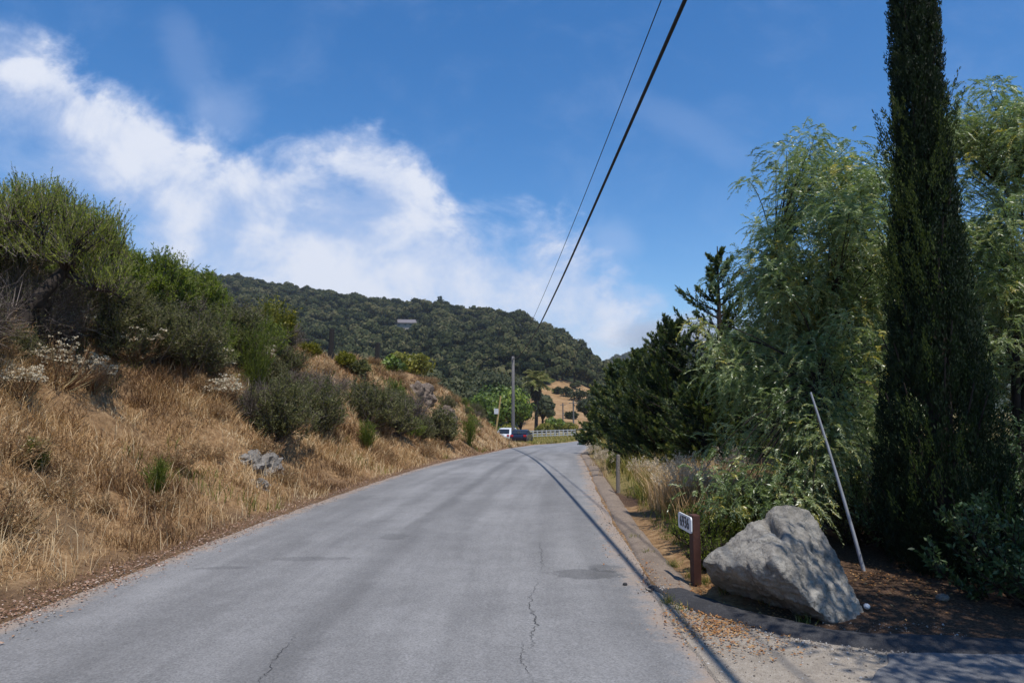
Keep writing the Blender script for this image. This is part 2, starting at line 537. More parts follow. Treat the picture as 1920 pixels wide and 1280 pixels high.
M['oak'] = leaf_mat('oak_leaf', [(0, (.022, .030, .012)), (.5, (.055, .066, .026)), (1, (.12, .12, .052))], .25, .6, .25)
M['hill_oak'] = leaf_mat('hill_oak_leaf', [(0, (.012, .018, .008)), (.4, (.036, .045, .018)), (.7, (.064, .071, .029)), (1, (.12, .11, .052))], .1, .8, .05)
M['bright'] = leaf_mat('bright_leaf', [(0, (.026, .046, .005)), (.5, (.085, .13, .010)), (1, (.20, .25, .02))], .15, .5, .35)
M['yellowgreen'] = leaf_mat('yellow_green_leaf', [(0, (.08, .085, .012)), (.5, (.19, .18, .02)), (1, (.36, .30, .04))], .4, .5, .3)
M['glossy'] = leaf_mat('glossy_leaf', [(0, (.03, .06, .02)), (.6, (.08, .13, .045)), (1, (.20, .26, .12))], .25, .45, .4)
M['palm'] = leaf_mat('palm_leaflet', [(0, (.04, .06, .012)), (.6, (.15, .17, .035)), (1, (.34, .28, .10))], .3, .45, .4)
M['palm_dead'] = leaf_mat('dead_palm_frond', [(0, (.03, .023, .018)), (1, (.09, .065, .045))], .1, .8, .15)
M['white_wood'] = plain('white_fence_paint', (.42, .42, .41), .6)
M['post_wood'] = plain('dark_weathered_post', (.02, .017, .015), .9, nscale=20, bump=.5)
M['grey_wood'] = plain('grey_weathered_post', (.22, .19, .155), .9, nscale=25, bump=.5)
M['pole_wood'] = plain('grey_pole_wood', (.135, .125, .12), .85, nscale=6, bump=.3)
M['yellow_wood'] = plain('yellow_guard', (.38, .27, .10), .7)
M['wire'] = plain('black_cable', (.012, .012, .013), .6)
M['pipe'] = plain('pale_pvc_pipe', (.29, .30, .32), .5, nscale=10)
M['redwood'] = plain('red_brown_post', (.075, .028, .017), .75, nscale=14, bump=.3)
M['plate'] = plain('white_plate', (.78, .78, .76), .4, var=.05)
M['numeral'] = plain('dark_numeral', (.02, .02, .03), .5)
M['steel'] = plain('sign_back', (.55, .56, .57), .45)
M['roof'] = plain('grey_roof', (.15, .135, .14), .8, nscale=2)
M['wall'] = plain('beige_wall', (.30, .27, .23), .85, nscale=2)
M['glass'] = plain('dark_glass', (.02, .025, .03), .08, spec=.6)
M['car_white'] = plain('white_car_paint', (.72, .73, .75), .22, spec=.6, var=.02)
M['car_navy'] = plain('navy_car_paint', (.012, .016, .035), .2, spec=.6, var=.05)
M['car_maroon'] = plain('maroon_car_paint', (.10, .02, .02), .25, spec=.6, var=.05)
M['tyre'] = plain('tyre_rubber', (.018, .018, .018), .85)
M['rim'] = plain('wheel_rim', (.4, .4, .41), .35, metal=.7)
M['tail'] = plain('tail_lamp_red', (.5, .02, .02), .25)
M['lamp'] = plain('headlamp_clear', (.6, .62, .65), .15)
M['bin'] = plain('dark_green_bin', (.015, .06, .04), .5)
M['box'] = plain('pale_box', (.6, .6, .58), .6)
M['pebble'] = plain('white_pebble', (.6, .6, .6), .7, nscale=20)
M['dark_stone'] = plain('dark_pebble', (.035, .035, .037), .9, nscale=30)
M['crack'] = plain('crack_fill', (.055, .053, .052), .9, nscale=20)

# ------------------------------------------------------------------ setting: ground, road, kerb
def sheet(name, xs, ys, mat, zone=None, kind='structure'):
    X, Y = np.meshgrid(xs, ys)
    Z = gh(X, Y)
    V = np.stack([X, Y, Z], -1).reshape(-1, 3)
    nx, ny = len(xs), len(ys)
    idx = np.arange(nx * ny).reshape(ny, nx)
    f = np.stack([idx[:-1, :-1], idx[:-1, 1:], idx[1:, 1:], idx[1:, :-1]], -1).reshape(-1, 4)
    g = Geo().add(V, f)
    me = g.mesh(name, mat, True)
    if zone is not None:
        a = me.attributes.new('zone', 'FLOAT', 'POINT')
        a.data.foreach_set('value', zone(X, Y).astype(np.float32).ravel())
    o = link(name, me)
    o['kind'] = kind
    return o


def ground_zone(X, Y):
    z = np.zeros_like(X)
    sr = X - XR(Y)
    right = (sr > 0)
    near = sstep(0.2, 1.2, sr) * (1 - sstep(9, 16, Y + 1.5 * fbm(X * .5, Y * .5, 31)))
    z = np.where(right, near, z)
    far = sstep(66, 80, Y)
    s = XL(Y) - X
    z = np.where(right & (Y > 12), np.maximum(z, 2.0 * sstep(.1, .5, sr) * sstep(9, 16, Y)), z)
    z = np.maximum(z, 2.0 * far)
    # reddish litter strip where the bank meets the road
    strip = sstep(-.4, 0.0, s) * (1 - sstep(.35, .9, s + .5 * fbm(X * 1.3, Y * 1.3, 8)))
    z = np.where((s > -.5) & (Y < 60), np.maximum(z * (s > 0), strip * .55), z)
    return z


xs = np.concatenate([-np.geomspace(3000, 16, 34)[:-1], np.arange(-16, 9, .14), np.geomspace(9, 3000, 40)])
ys = np.concatenate([np.linspace(-40, -3, 12)[:-1], np.arange(-3, 24, .16), np.geomspace(24, 110, 170)[:], np.geomspace(112, 4000, 34)])
tag(sheet('ground', xs, ys, M['ground'], ground_zone), 'dry grassy ground and cut bank beside the road', 'ground')

# road sheet
ry = np.concatenate([np.arange(-13, 20, .25), np.arange(20, 120, .6)])
ca = np.linspace(0, 1, 25)
wob = 0.05 * fbm(ry * 1.3, ry * 0, 41) + 0.03 * fbm(ry * 6, ry * 0, 42)
wobr = 0.05 * fbm(ry * 1.3, ry * 0, 43) + 0.03 * fbm(ry * 6, ry * 0, 44)
xl, xr = XL(ry) + wob - .05, XR(ry) + wobr + 0.05
X = xl[:, None] * (1 - ca) + xr[:, None] * ca
Y = np.broadcast_to(ry[:, None], X.shape)
Z = zb(Y) + 0.004 + 0.05 * (4 * ca * (1 - ca))[None, :] ** 1 * 0.5 - 0.012
V = np.stack([X, Y, Z], -1).reshape(-1, 3)
idx = np.arange(V.shape[0]).reshape(X.shape)
f = np.stack([idx[:-1, :-1], idx[:-1, 1:], idx[1:, 1:], idx[1:, :-1]], -1).reshape(-1, 4)
me = Geo().add(V, f).mesh('road', M['road'], True)
a = me.attributes.new('across', 'FLOAT', 'POINT'); a.data.foreach_set('value', np.broadcast_to(ca, X.shape).astype(np.float32).ravel())
a = me.attributes.new('along', 'FLOAT', 'POINT'); a.data.foreach_set('value', Y.astype(np.float32).ravel())
road = link('road', me)
tag(road, 'worn grey asphalt country road curving gently right', 'road', kind='structure')


def road_z(x, y):
    c = np.clip((x - XL(y)) / (XR(y) - XL(y)), 0, 1)
    return zb(y) - 0.008 + 0.1 * c * (1 - c)


# cracks: thin irregular sheets on the asphalt
def crack_px(pts, w, seed):
    r = np.random.default_rng(seed)
    P = []
    for u, v in pts:
        p, q = ray(u, v); Yv = 1.7 / -q
        P.append((p * Yv, Yv))
    P = np.array(P)
    t = np.linspace(0, len(P) - 1, len(P) * 14)
    x = np.interp(t, np.arange(len(P)), P[:, 0]) + r.normal(0, .012, len(t)) + .03 * fbm(t * 2, t * 0, seed)
    y = np.interp(t, np.arange(len(P)), P[:, 1])
    ww = w * (0.3 + r.random(len(t))) * np.sin(np.linspace(0.15, math.pi - .15, len(t)))
    dx, dy = np.gradient(x), np.gradient(y); n = np.hypot(dx, dy)
    nx, ny = dy / n, -dx / n
    a = np.stack([x - nx * ww, y - ny * ww, road_z(x, y) + .004], 1); b = np.stack([x + nx * ww, y + ny * ww, road_z(x, y) + .004], 1)
    V = np.concatenate([a, b]); k = len(t)
    f = np.array([[i, i + k, i + k + 1, i + 1] for i in range(k - 1)])
    return V, f


for i, (pts, w, lab) in enumerate([
    ([(1008, 1085), (1000, 1110), (994, 1140), (1003, 1165), (997, 1195), (1001, 1225)], .0038, 'longest dark crack running down the middle of the asphalt'),
    ([(560, 1190), (530, 1225), (505, 1262), (480, 1290)], .0032, 'thin dark crack at the bottom left of the asphalt'),
    ([(985, 1205), (978, 1240), (990, 1275)], .0028, 'short faint crack below the long middle crack'),
    ([(1012, 1075), (1016, 1045), (1010, 1015)], .0028, 'short faint crack above the long middle crack')]):
    V, f = crack_px(pts, w, 60 + i)
    tag(Geo().add(V, f).obj('road_crack', M['crack']), lab, 'crack', kind='structure')


def sweep(name, path, width, height, mat, label, noise_amp=.02, seed=0, zfun=None):
    """a rounded kerb swept along a ground path"""
    P = np.array(path, float)
    d = np.concatenate([[0], np.cumsum(np.hypot(*np.diff(P, axis=0).T))])
    t = np.arange(0, d[-1], .06 if d[-1] < 15 else .2)
    x, y = np.interp(t, d, P[:, 0]), np.interp(t, d, P[:, 1])
    k = np.hanning(15); k /= k.sum()
    pad = lambda a: np.convolve(np.concatenate([np.full(7, a[0]) + (np.arange(-7, 0)) * (a[1] - a[0]), a, np.full(7, a[-1]) + np.arange(1, 8) * (a[-1] - a[-2])]), k, 'valid')
    x, y = pad(x), pad(y)
    dx, dy = np.gradient(x), np.gradient(y); n = np.hypot(dx, dy)
    nx, ny = dy / n, -dx / n
    prof = np.linspace(-1, 1, 13)
    V = []
    for j, s in enumerate(prof):
        w = width * .5 * (1 + .25 * fbm(t * 1.1, t * 0 + s, seed + 3))
        ox, oy = x + nx * s * w, y + ny * s * w
        h = height * (1 - abs(s) ** 2.6) * (1 + .35 * fbm(t * .9, t * 0, seed)) + noise_amp * fbm(ox * 5, oy * 5, seed + 9)
        taper = np.minimum(1, np.minimum(t / .5, (t[-1] - t) / .5))
        z = np.minimum(zb(oy), zb(y)) - .012 + h * taper - (.03 if abs(s) == 1 else 0)
        V.append(np.stack([ox, oy, z], 1))
    V = np.stack(V, 1).reshape(-1, 3)
    idx = np.arange(len(V)).reshape(len(t), 13)
    f = np.stack([idx[:-1, :-1], idx[:-1, 1:], idx[1:, 1:], idx[1:, :-1]], -1).reshape(-1, 4)
    o = Geo().add(V, f).obj(name, mat, None, True)
    return tag(o, label, 'kerb', kind='structure')


ky = np.concatenate([[6.25, 6.6, 7, 8], np.arange(9, 60, 2)])
sweep('kerb', [(float(XR(y)) + .19, y) for y in ky], .36, .045, M['kerb'], 'dusty tan kerb along the right edge of the road', .02, 71)


def gpx(u, v, z=0.0):
    p, q = ray(u, v); Yv = (z - CAMZ) / q
    return (p * Yv, Yv)


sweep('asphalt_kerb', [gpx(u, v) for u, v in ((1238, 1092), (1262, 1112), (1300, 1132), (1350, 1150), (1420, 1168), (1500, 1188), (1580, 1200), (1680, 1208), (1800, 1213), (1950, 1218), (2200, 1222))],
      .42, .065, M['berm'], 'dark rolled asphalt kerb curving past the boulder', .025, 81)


def gpi(x, y):
    return (960 + 0, 0, x, y)


def flat_patch(name, pts, mat, z, label, seed, cat):
    """irregular sheet lying on the ground, finely divided"""
    P = np.array([gpx(*p) if len(p) == 2 else p[2:] for p in pts])
    d = np.concatenate([P, P[:1]])
    seg = np.concatenate([[0], np.cumsum(np.hypot(*np.diff(d, axis=0).T))])
    t = np.linspace(0, seg[-1], 160, endpoint=False)
    x, y = np.interp(t, seg, d[:, 0]), np.interp(t, seg, d[:, 1])
    x = x + .035 * fbm(t * 2.2, t * 0, seed); y = y + .05 * fbm(t * 2.2, t * 0 + 7, seed)
    area = np.sum(x * np.roll(y, -1) - y * np.roll(x, -1))
    tx_, ty_ = np.roll(x, -1) - np.roll(x, 1), np.roll(y, -1) - np.roll(y, 1); nn = np.hypot(tx_, ty_) * (1 if area > 0 else -1)
    xi, yi = x - ty_ / nn * .05, y + tx_ / nn * .05
    bm = bmesh.new()
    vo = [bm.verts.new((a, b, float(zb(b)) - .035)) for a, b in zip(x, y)]
    vs = [bm.verts.new((a, b, float(zb(b)) + z)) for a, b in zip(xi, yi)]
    f0 = bm.faces.new(vs)
    n_ = len(vs)
    for i in range(n_): bm.faces.new((vo[i], vo[(i + 1) % n_], vs[(i + 1) % n_], vs[i]))
    bmesh.ops.triangulate(bm, faces=[f0])
    bmesh.ops.recalc_face_normals(bm, faces=bm.faces[:])
    me = bpy.data.meshes.new(name); bm.to_mesh(me); bm.free(); me.materials.append(mat)
    o = link(name, me)
    return tag(o, label, cat, kind='structure')


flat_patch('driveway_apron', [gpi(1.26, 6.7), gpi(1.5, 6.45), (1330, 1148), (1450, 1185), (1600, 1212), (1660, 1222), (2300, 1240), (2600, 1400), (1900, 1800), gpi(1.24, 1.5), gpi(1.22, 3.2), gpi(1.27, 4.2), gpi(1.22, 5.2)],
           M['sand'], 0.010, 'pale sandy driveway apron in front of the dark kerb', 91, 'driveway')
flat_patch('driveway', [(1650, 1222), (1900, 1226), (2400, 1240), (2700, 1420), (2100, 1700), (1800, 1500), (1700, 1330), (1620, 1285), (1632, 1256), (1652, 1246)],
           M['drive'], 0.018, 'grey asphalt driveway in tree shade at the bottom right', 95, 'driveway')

# ------------------------------------------------------------------ hills
CREST = np.array([(-900, 500), (-300, 505), (0, 512), (300, 522), (450, 534), (520, 547), (600, 560), (700, 574), (780, 583), (850, 591), (930, 599),
                  (980, 610), (1010, 624), (1050, 643), (1080, 661), (1110, 686), (1140, 710), (1170, 738), (1210, 765), (1300, 790)], float)


def crest(u):
    return np.interp(u, CREST[:, 0], CREST[:, 1])


def hillz(u, Y):
    u = np.asarray(u, float); Y = np.asarray(Y, float)
    v = crest(u)
    q = (765 - v) / F * 1.0
    Dc = np.interp(u, [-900, 500, 800, 1000, 1140, 1300], [620, 560, 510, 430, 340, 300])
    Db = np.interp(u, [-900, 800, 1000, 1300], [150, 140, 128, 128])
    zt = CAMZ + q * Dc
    t = (Y - Db) / (Dc - Db)
    tc = np.clip(t, 0, 1)
    S = 0.55 * tc + 0.45 * tc * tc * (3 - 2 * tc)
    after = np.clip(t - 1, 0, 3)
    x = (u - 960) / F * Y
    z = -3.2 + (zt + 3.2) * (S - .25 * after ** 1.5)
    bump = sstep(0, .15, tc) * (1 - sstep(.75, 1.0, tc)) * (t > 0)
    z = z + bump * (5.0 * fbm(x * .012, Y * .012, 101) + 2.0 * fbm(x * .04, Y * .04, 102))
    return np.maximum(z, -4.0)


def field_mask(u, v):
    """bare dry-grass slope right of the palm, in hill coordinates"""
    top = np.interp(u, [930, 990, 1020, 1050, 1090, 1140], [790, 745, 722, 712, 722, 745])
    return (u > 945) & (v > top)


def hill_mesh(name, us, Ys, zf, mat, label, zone=True):
    U, Yg = np.meshgrid(us, Ys)
    Z = zf(U, Yg)
    X = (U - 960) / F * Yg
    V = np.stack([X, Yg, Z], -1).reshape(-1, 3)
    idx = np.arange(len(V)).reshape(U.shape)
    f = np.stack([idx[:-1, :-1], idx[:-1, 1:], idx[1:, 1:], idx[1:, :-1]], -1).reshape(-1, 4)
    me = Geo().add(V, f).mesh(name, mat, True)
    vv = 765 - (Z - CAMZ) / Yg * F
    a = me.attributes.new('zone', 'FLOAT', 'POINT')
    a.data.foreach_set('value', (field_mask(U + 5 * fbm(X * .05, Yg * .05, 7), vv + 4 * fbm(X * .06, Yg * .06, 8)).astype(np.float32) * (1.0 if zone else 0)).ravel())
    o = link(name, me)
    return tag(o, label, 'hill', kind='structure')


hill_mesh('hill', np.linspace(-900, 1300, 260), np.concatenate([np.linspace(120, 320, 90), np.linspace(325, 900, 110)]), hillz, M['hill'], 'wooded hillside sloping down to the right behind the road')
FC = np.array([(1000, 760), (1080, 715), (1140, 686), (1170, 676), (1195, 672), (1225, 658), (1260, 648), (1300, 640), (1400, 640), (1600, 645), (2100, 670), (2600, 740)], float)


def farz(u, Y):
    q = (765 - np.interp(u, FC[:, 0], FC[:, 1])) / F
    zt = CAMZ + q * 1200
    t = np.clip((Y - 600) / 600, 0, 1)
    x = (u - 960) / F * Y
    return -4 + (zt + 4) * (t * t * (3 - 2 * t)) * np.where(Y > 1200, 1 - (Y - 1200) / 1600, 1) + 8 * fbm(x * .008, Y * .008, 111) * t * (1 - sstep(1000, 1195, Y))


hill_mesh('far_hill', np.linspace(1000, 2600, 120), np.linspace(590, 1700, 70), farz, M['hill'], 'distant hill under the low cloud beyond the road', False)


def hill_hit(u, v, zf=hillz, y0=135, y1=620):
    p, q = ray(u, v)
    Yv = np.linspace(y0, y1, 2500)
    d = CAMZ + q * Yv - zf(np.full_like(Yv, u), Yv)
    k = np.argmax(d < 0)
    if d[k] >= 0: k = len(Yv) - 1
    return np.array([p * Yv[k], Yv[k], float(zf(np.array(float(u)), np.array(Yv[k])))])


# --- crown builder: many small leaves in overlapping clumps
def crown_geo(seed, n_clump, n_leaf, R, H, L, W, zc=None, shell=.55, facing=0.0, big=1.0):
    r = np.random.default_rng(seed)
    g = Geo()
    d = rdir(n_clump, r); d[:, 2] = np.where(d[:, 2] < -.35, -d[:, 2] * .6, d[:, 2])
    rad = shell + (1 - shell) * r.random(n_clump) ** .7
    C = d * rad[:, None] * np.array([R, R, H]) * .82
    cr = (.26 + .22 * r.random(n_clump)) * R * big
    k = r.integers(0, n_clump, n_leaf)
    o = rdir(n_leaf, r) * (r.random(n_leaf) ** .45)[:, None] * cr[k][:, None]
    o[:, 2] *= .75
    P = C[k] + o
    D = unit(o + rdir(n_leaf, r) * .9 * cr[k][:, None])
    ct = r.random(n_clump)
    tint = np.clip(.25 + .5 * ct[k] + r.normal(0, .16, n_leaf), 0, 1)
    P[:, 2] += H if zc is None else zc
    Lf, Wf = L * (.6 + .8 * r.random(n_leaf)), W * (.6 + .8 * r.random(n_leaf))
    if facing > 0:      # leaves lie across the clump's surface, as in a dense crown seen from outside
        nrm = unit(unit(o) * facing + unit(P - np.array([0, 0, H if zc is None else zc])) * facing * .5 + rdir(n_leaf, r) * (1 - facing))
        D = unit(np.cross(nrm, rdir(n_leaf, r))); S = np.cross(nrm, D)
        v = np.stack([P - D * Lf[:, None] * .5, P + S * Wf[:, None] * .5, P + D * Lf[:, None] * .5, P - S * Wf[:, None] * .5], 1).reshape(-1, 3)
        g.add(v, np.arange(n_leaf * 4).reshape(n_leaf, 4), tint)
    else:
        leaves(g, P, D, Lf, Wf, tint, r=r)
    return g, C, cr


def tree_meshes(seed, R, H, zc, n_clump, n_leaf, L, W, leafm, barkm, trunk_r, name, limbs=9, facing=0.0):
    g, C, cr = crown_geo(seed, n_clump, n_leaf, R, H, L, W, zc, facing=facing)
    b = Geo(); r = np.random.default_rng(seed + 1)
    fork = np.array([0, 0, max(.3, zc - H * .6)])
    tubes(b, bez((0, 0, -.4), (r.normal(0, .1), r.normal(0, .1), fork[2] * .5), fork, 6), np.linspace(trunk_r * 1.25, trunk_r * .8, 6), 8, .5)
    for i in r.choice(len(C), min(limbs, len(C)), replace=False):
        e = C[i] + np.array([0, 0, zc])
        mid = (fork + e) / 2 + np.array([0, 0, .15 * H])
        tubes(b, bez(fork, mid, e, 6), np.linspace(trunk_r * .55, trunk_r * .08, 6), 5, .5)
    return g.mesh(name + '_crown', leafm), b.mesh(name + '_trunk', barkm, True)


# hillside wood: five kinds of small oak; the largest in view are single trees, the rest one wood
oak_geo = []
for i in range(5):
    g, C, cr = crown_geo(200 + i, 7 + i, 460, 1.0, .75 + .06 * i, .30, .26, .85, facing=.75, big=1.25)
    b = g
    tubes(b, np.array([[0, 0, -.5], [0, 0, .2], [.03, 0, .8]]), np.array([.1, .08, .05]), 4, .3, 1)
    oak_geo.append(g)
for i, g in enumerate(oak_geo): g.tq = [np.clip(a + (i - 2) * .11, 0, 1) for a in g.tq]
oak_mesh = [g.mesh('hill_oak', [M['hill_oak'], M['bark_dark']]) for g in oak_geo]
oak_arr = [g.arrays() for g in oak_geo]
n_try = 9000
tu = rng.uniform(-250, 1165, n_try)
tY = 135 + 470 * rng.random(n_try) ** .75
tz = hillz(tu, tY)
tv = 765 - (tz - CAMZ) / tY * F
Dc_ = np.interp(tu, [-900, 500, 800, 1000, 1140, 1300], [620, 560, 510, 430, 340, 300])
keep = (tY < Dc_ * 1.04) & ~field_mask(tu + rng.normal(0, 4, n_try), tv + rng.normal(0, 3, n_try)) & (vn((tu - 960) / F * tY * .03, tY * .03, 77) > .06)
# clearing in front of the house
keep &= ~((np.abs(tu - 760) < 30) & (tv > 604) & (tv < 631))
# thin out: poisson-like by order
tx = (tu - 960) / F * tY
sel, cells = [], {}
rad = np.where(rng.random(n_try) < .25, rng.uniform(3.4, 4.8, n_try), rng.uniform(1.9, 3.5, n_try))
for i in np.where(keep)[0]:
    c = (int(tx[i] // 4.6), int(tY[i] // 4.6))
    if cells.get(c, 0) >= 1: continue
    cells[c] = 1; sel.append(i)
sel = np.array(sel)
# things: the trees along the skyline and the nearest at the foot of the hill
sky_t = [i for i in sel if 455 < tu[i] < 1145 and abs(tY[i] / Dc_[i] - 1) < .045 and tv[i] < crest(tu[i]) + 4]
front = sorted([i for i in sel if 500 < tu[i] < 1130 and tv[i] < 700 and i not in set(sky_t)], key=lambda i: -rad[i] / tY[i])[:120]
ind = set(sky_t[:60]) | set(front)
wood = Geo()
for i in sel:
    s = rad[i]; hz = s * rng.uniform(.85, 1.25); a = rng.uniform(0, 6.28); k = int(rng.integers(0, 5))
    if i in ind:
        o = link('hill_oak', oak_mesh[k]); o.location = (tx[i], tY[i], tz[i]); o.rotation_euler = (0, 0, a); o.scale = (s, s, hz)
        if i in front: tag(o, 'dark round-crowned oak growing on the wooded hillside below the skyline', 'tree', 'oaks on the hillside')
        else: tag(o, 'small dark oak standing on the skyline of the wooded hill', 'tree', 'oaks along the hill skyline')
    else:
        wood.merge(oak_arr[k], rotz(a) * np.array([s, s, hz])[None, :], (tx[i], tY[i], tz[i]), 1.0, dt=rng.normal(0, .2))
o = wood.obj('hillside_wood', [M['hill_oak'], M['bark_dark']])
tag(o, 'dense dark green oak wood covering the hillside', 'woodland', kind='stuff')
# far wood
fw = Geo()
for i in range(900):
    u_ = rng.uniform(1090, 1420); Yv = rng.uniform(850, 1230); s = rng.uniform(4, 8)
    fw.merge(oak_arr[int(rng.integers(0, 5))], rotz(rng.uniform(0, 6)) * s, ((u_ - 960) / F * Yv, Yv, float(farz(np.array(u_), np.array(Yv))) - 1), 1.0)
tag(fw.obj('far_wood', [M['hill_oak'], M['bark_dark']]), 'faint wood on the distant foggy hill', 'woodland', kind='stuff')

# tall conifers standing out of the hill skyline
def spire(seed, H, R, n, L, W, mat):
    r = np.random.default_rng(seed); g = Geo()
    t = r.random(n) ** .8
    a = r.random(n) * 6.283
    rr = R * (1 - t) ** .8 * (.4 + .6 * r.random(n))
    P = np.stack([np.cos(a) * rr, np.sin(a) * rr, t * H], 1)
    D = unit(np.stack([np.cos(a), np.sin(a), .25 + .5 * r.random(n)], 1) + rdir(n, r) * .4)
    leaves(g, P, D, L * (.6 + .8 * r.random(n)), W, np.clip(r.normal(.4, .2, n), 0, 1), r=r)
    tubes(g, np.array([[0, 0, -.5], [0, 0, H * .9]]), np.array([H * .02, H * .004]), 5, .4, 1)
    return g


for u_, hpx, lab in ((823, 26, 'tallest narrow conifer sticking up from the hill skyline'), (1063, 18, 'small dark conifer on the falling right end of the hill skyline')):
    Yv = float(np.interp(u_, [500, 800, 1000, 1140], [560, 510, 430, 340])) - 3
    z0 = float(hillz(np.array(float(u_)), np.array(Yv)))
    H = hpx / F * Yv + 3
    tag(spire(int(u_), H, H * .22, 500, 1.6, .8, 0).obj('conifer_tree', [M['conifer'], M['bark_dark']]), lab, 'tree').location = ((u_ - 960) / F * Yv, Yv, z0 - .5)

# house on the hill
hp = hill_hit(760, 616)
hs = hp[1] / F
t = thing('hill_house', 'small grey-roofed house among the trees on the hillside', 'house', hp + np.array([0, 0, .1]), .1)
g = Geo(); box(g, (0, 0, 5 * hs - 2.5), (38 * hs, 7, 9 * hs + 5)); g.obj('wall', M['wall'], t)
g = Geo()
w, d, z0, z1 = 22 * hs, 4.4, 8.8 * hs, 17 * hs
g.add([(-w, -d, z0), (w, -d, z0), (w * .86, 0, z1), (-w * .86, 0, z1), (-w, d, z0), (w, d, z0)], [[0, 1, 2, 3], [5, 4, 3, 2]])
g.add([(-w, -d, z0), (-w * .86, 0, z1), (-w, d, z0), (w, d, z0), (w * .86, 0, z1), (w, -d, z0)], [[0, 1, 2], [3, 4, 5]])
g.obj('roof', M['roof'], t)
for k in range(3):
    g = Geo(); box(g, ((k - 1) * 11 * hs, -3.52, 5.6 * hs), (5 * hs, .06, 3 * hs)); g.obj('window', M['glass'], t)

# ------------------------------------------------------------------ grass on the bank (stuff)
def blades(name, x, y, z, L, w, lean, tint, mat, label, cat='grass', droop=.45):
    n = len(x)
    P = np.stack([x, y, z], 1)
    a = rng.random(n) * 6.283
    hd = np.stack([np.cos(a), np.sin(a), np.zeros(n)], 1)
    D = unit(np.array([0, 0, 1.0]) + hd * lean[:, None])
    S = unit(np.cross(D, hd + 1e-3) + rdir(n) * .5)
    P1 = P + D * (L * .55)[:, None]
    D2 = unit(D + hd * droop * (.4 + rng.random(n))[:, None] - np.array([0, 0, .25]))
    P2 = P1 + D2 * (L * .5)[:, None]
    W = (w * .5)[:, None] * S
    v = np.stack([P - W, P + W, P1 + W * .8, P1 - W * .8, P2], 1).reshape(-1, 3)
    base = np.arange(n)[:, None] * 5
    g = Geo()
    g.add(v, base + np.array([[0, 1, 2, 3]]), tint)
    g.Ft.append(base + np.array([[3, 2, 4]])); g.tt.append(tint); g.mt.append(np.zeros(n))
    o = g.obj(name, mat)
    return tag(o, label, cat, kind='stuff')


n = 430000
gy = np.exp(rng.uniform(math.log(3.8), math.log(64), n))
gs = 8.6 * rng.random(n) ** .9 + .12
gx = XL(gy) - gs
uu = 960 + gx / gy * F
cl = fbm(gx * .9, gy * .9, 301) + .6 * fbm(gx * 3, gy * 3, 302)
okm = (uu > -90) & (bank_amp(gy) > .12 - .0) & (rng.random(n) < np.clip(.62 + .9 * cl, .10, 1)) & (rng.random(n) < sstep(.05, .5, gs) * .8 + .2)
gx, gy, gs, cl = gx[okm], gy[okm], gs[okm], cl[okm]
gz = gh(gx, gy)
Lg = (.09 + .22 * rng.random(len(gx)) ** 1.6) * np.clip(1 + 1.4 * cl, .35, 2.1) * (.5 + .5 * sstep(.1, 1.0, gs))
tt = np.clip(.47 + .8 * fbm(gx * .55, gy * .55, 305) + .45 * fbm(gx * 2.2, gy * 2.2, 306) + rng.normal(0, .18, len(gx)), 0, 1)
blades('dry_grass', gx, gy, gz - .02, Lg, .0035 + .00062 * gy, rng.uniform(.15, .95, len(gx)), tt, M['dry_grass'], 'golden brown dry grass covering the cut bank', 'grass')

n = 9000
gy = np.exp(rng.uniform(math.log(3.9), math.log(60), n)); gs = 6.5 * rng.random(n) + .25; gx = XL(gy) - gs
k = (fbm(gx * .7, gy * .7, 331) > -.02) & (960 + gx / gy * F > -60)
gx, gy = gx[k], gy[k]
blades('straw_stalks', gx, gy, gh(gx, gy) - .02, rng.uniform(.24, .5, len(gx)), .004 + .0005 * gy, rng.uniform(.05, .6, len(gx)), np.clip(rng.normal(.85, .15, len(gx)), 0, 1), M['dry_grass'], 'taller pale straw stalks standing in the bank grass', 'grass', .3)

# sparse green weeds among the dry grass
n = 26000
gy = np.exp(rng.uniform(math.log(4.5), math.log(62), n)); gs = 6.5 * rng.random(n) + .2; gx = XL(gy) - gs
k = (fbm(gx * .6, gy * .6, 311) + .3 * fbm(gx * 2, gy * 2, 312) > .27) & (960 + gx / gy * F > -60)
gx, gy = gx[k], gy[k]
blades('green_weeds', gx, gy, gh(gx, gy) - .02, rng.uniform(.14, .36, len(gx)), .006 + .0006 * gy, rng.uniform(.1, .6, len(gx)), np.clip(rng.normal(.33, .2, len(gx)), 0, 1), M['green_grass'], 'green weeds scattered in the dry grass of the bank', 'weeds')

# right-hand verge grass
n = 90000
gy = np.exp(rng.uniform(math.log(6.4), math.log(46), n)); sr = .35 + 4.6 * rng.random(n); gx = XR(gy) + sr
cl = fbm(gx * .8, gy * .8, 321)
k = (rng.random(n) < np.clip(.5 + cl, .1, 1)) & (sr > .5 + .3 * cl) & ((gy > 8.2) | (rng.random(n) < .12) & (gx < 1.9 + .0 * gy)) & (gx < .34 * gy + .4)
gx, gy, cl, sr = gx[k], gy[k], cl[k], sr[k]
blades('verge_grass', gx, gy, gh(gx, gy) - .02, (.18 + .42 * rng.random(len(gx))) * np.clip(1 + cl, .5, 1.6) * sstep(.3, 1.0, sr), .005 + .0006 * gy, rng.uniform(.1, .6, len(gx)),
       np.clip(.42 + .55 * fbm(gx * .5 + 4, gy * .5, 323) + rng.normal(0, .2, len(gx)), 0, 1), M['green_grass'], 'green and straw coloured grass on the right verge', 'grass')

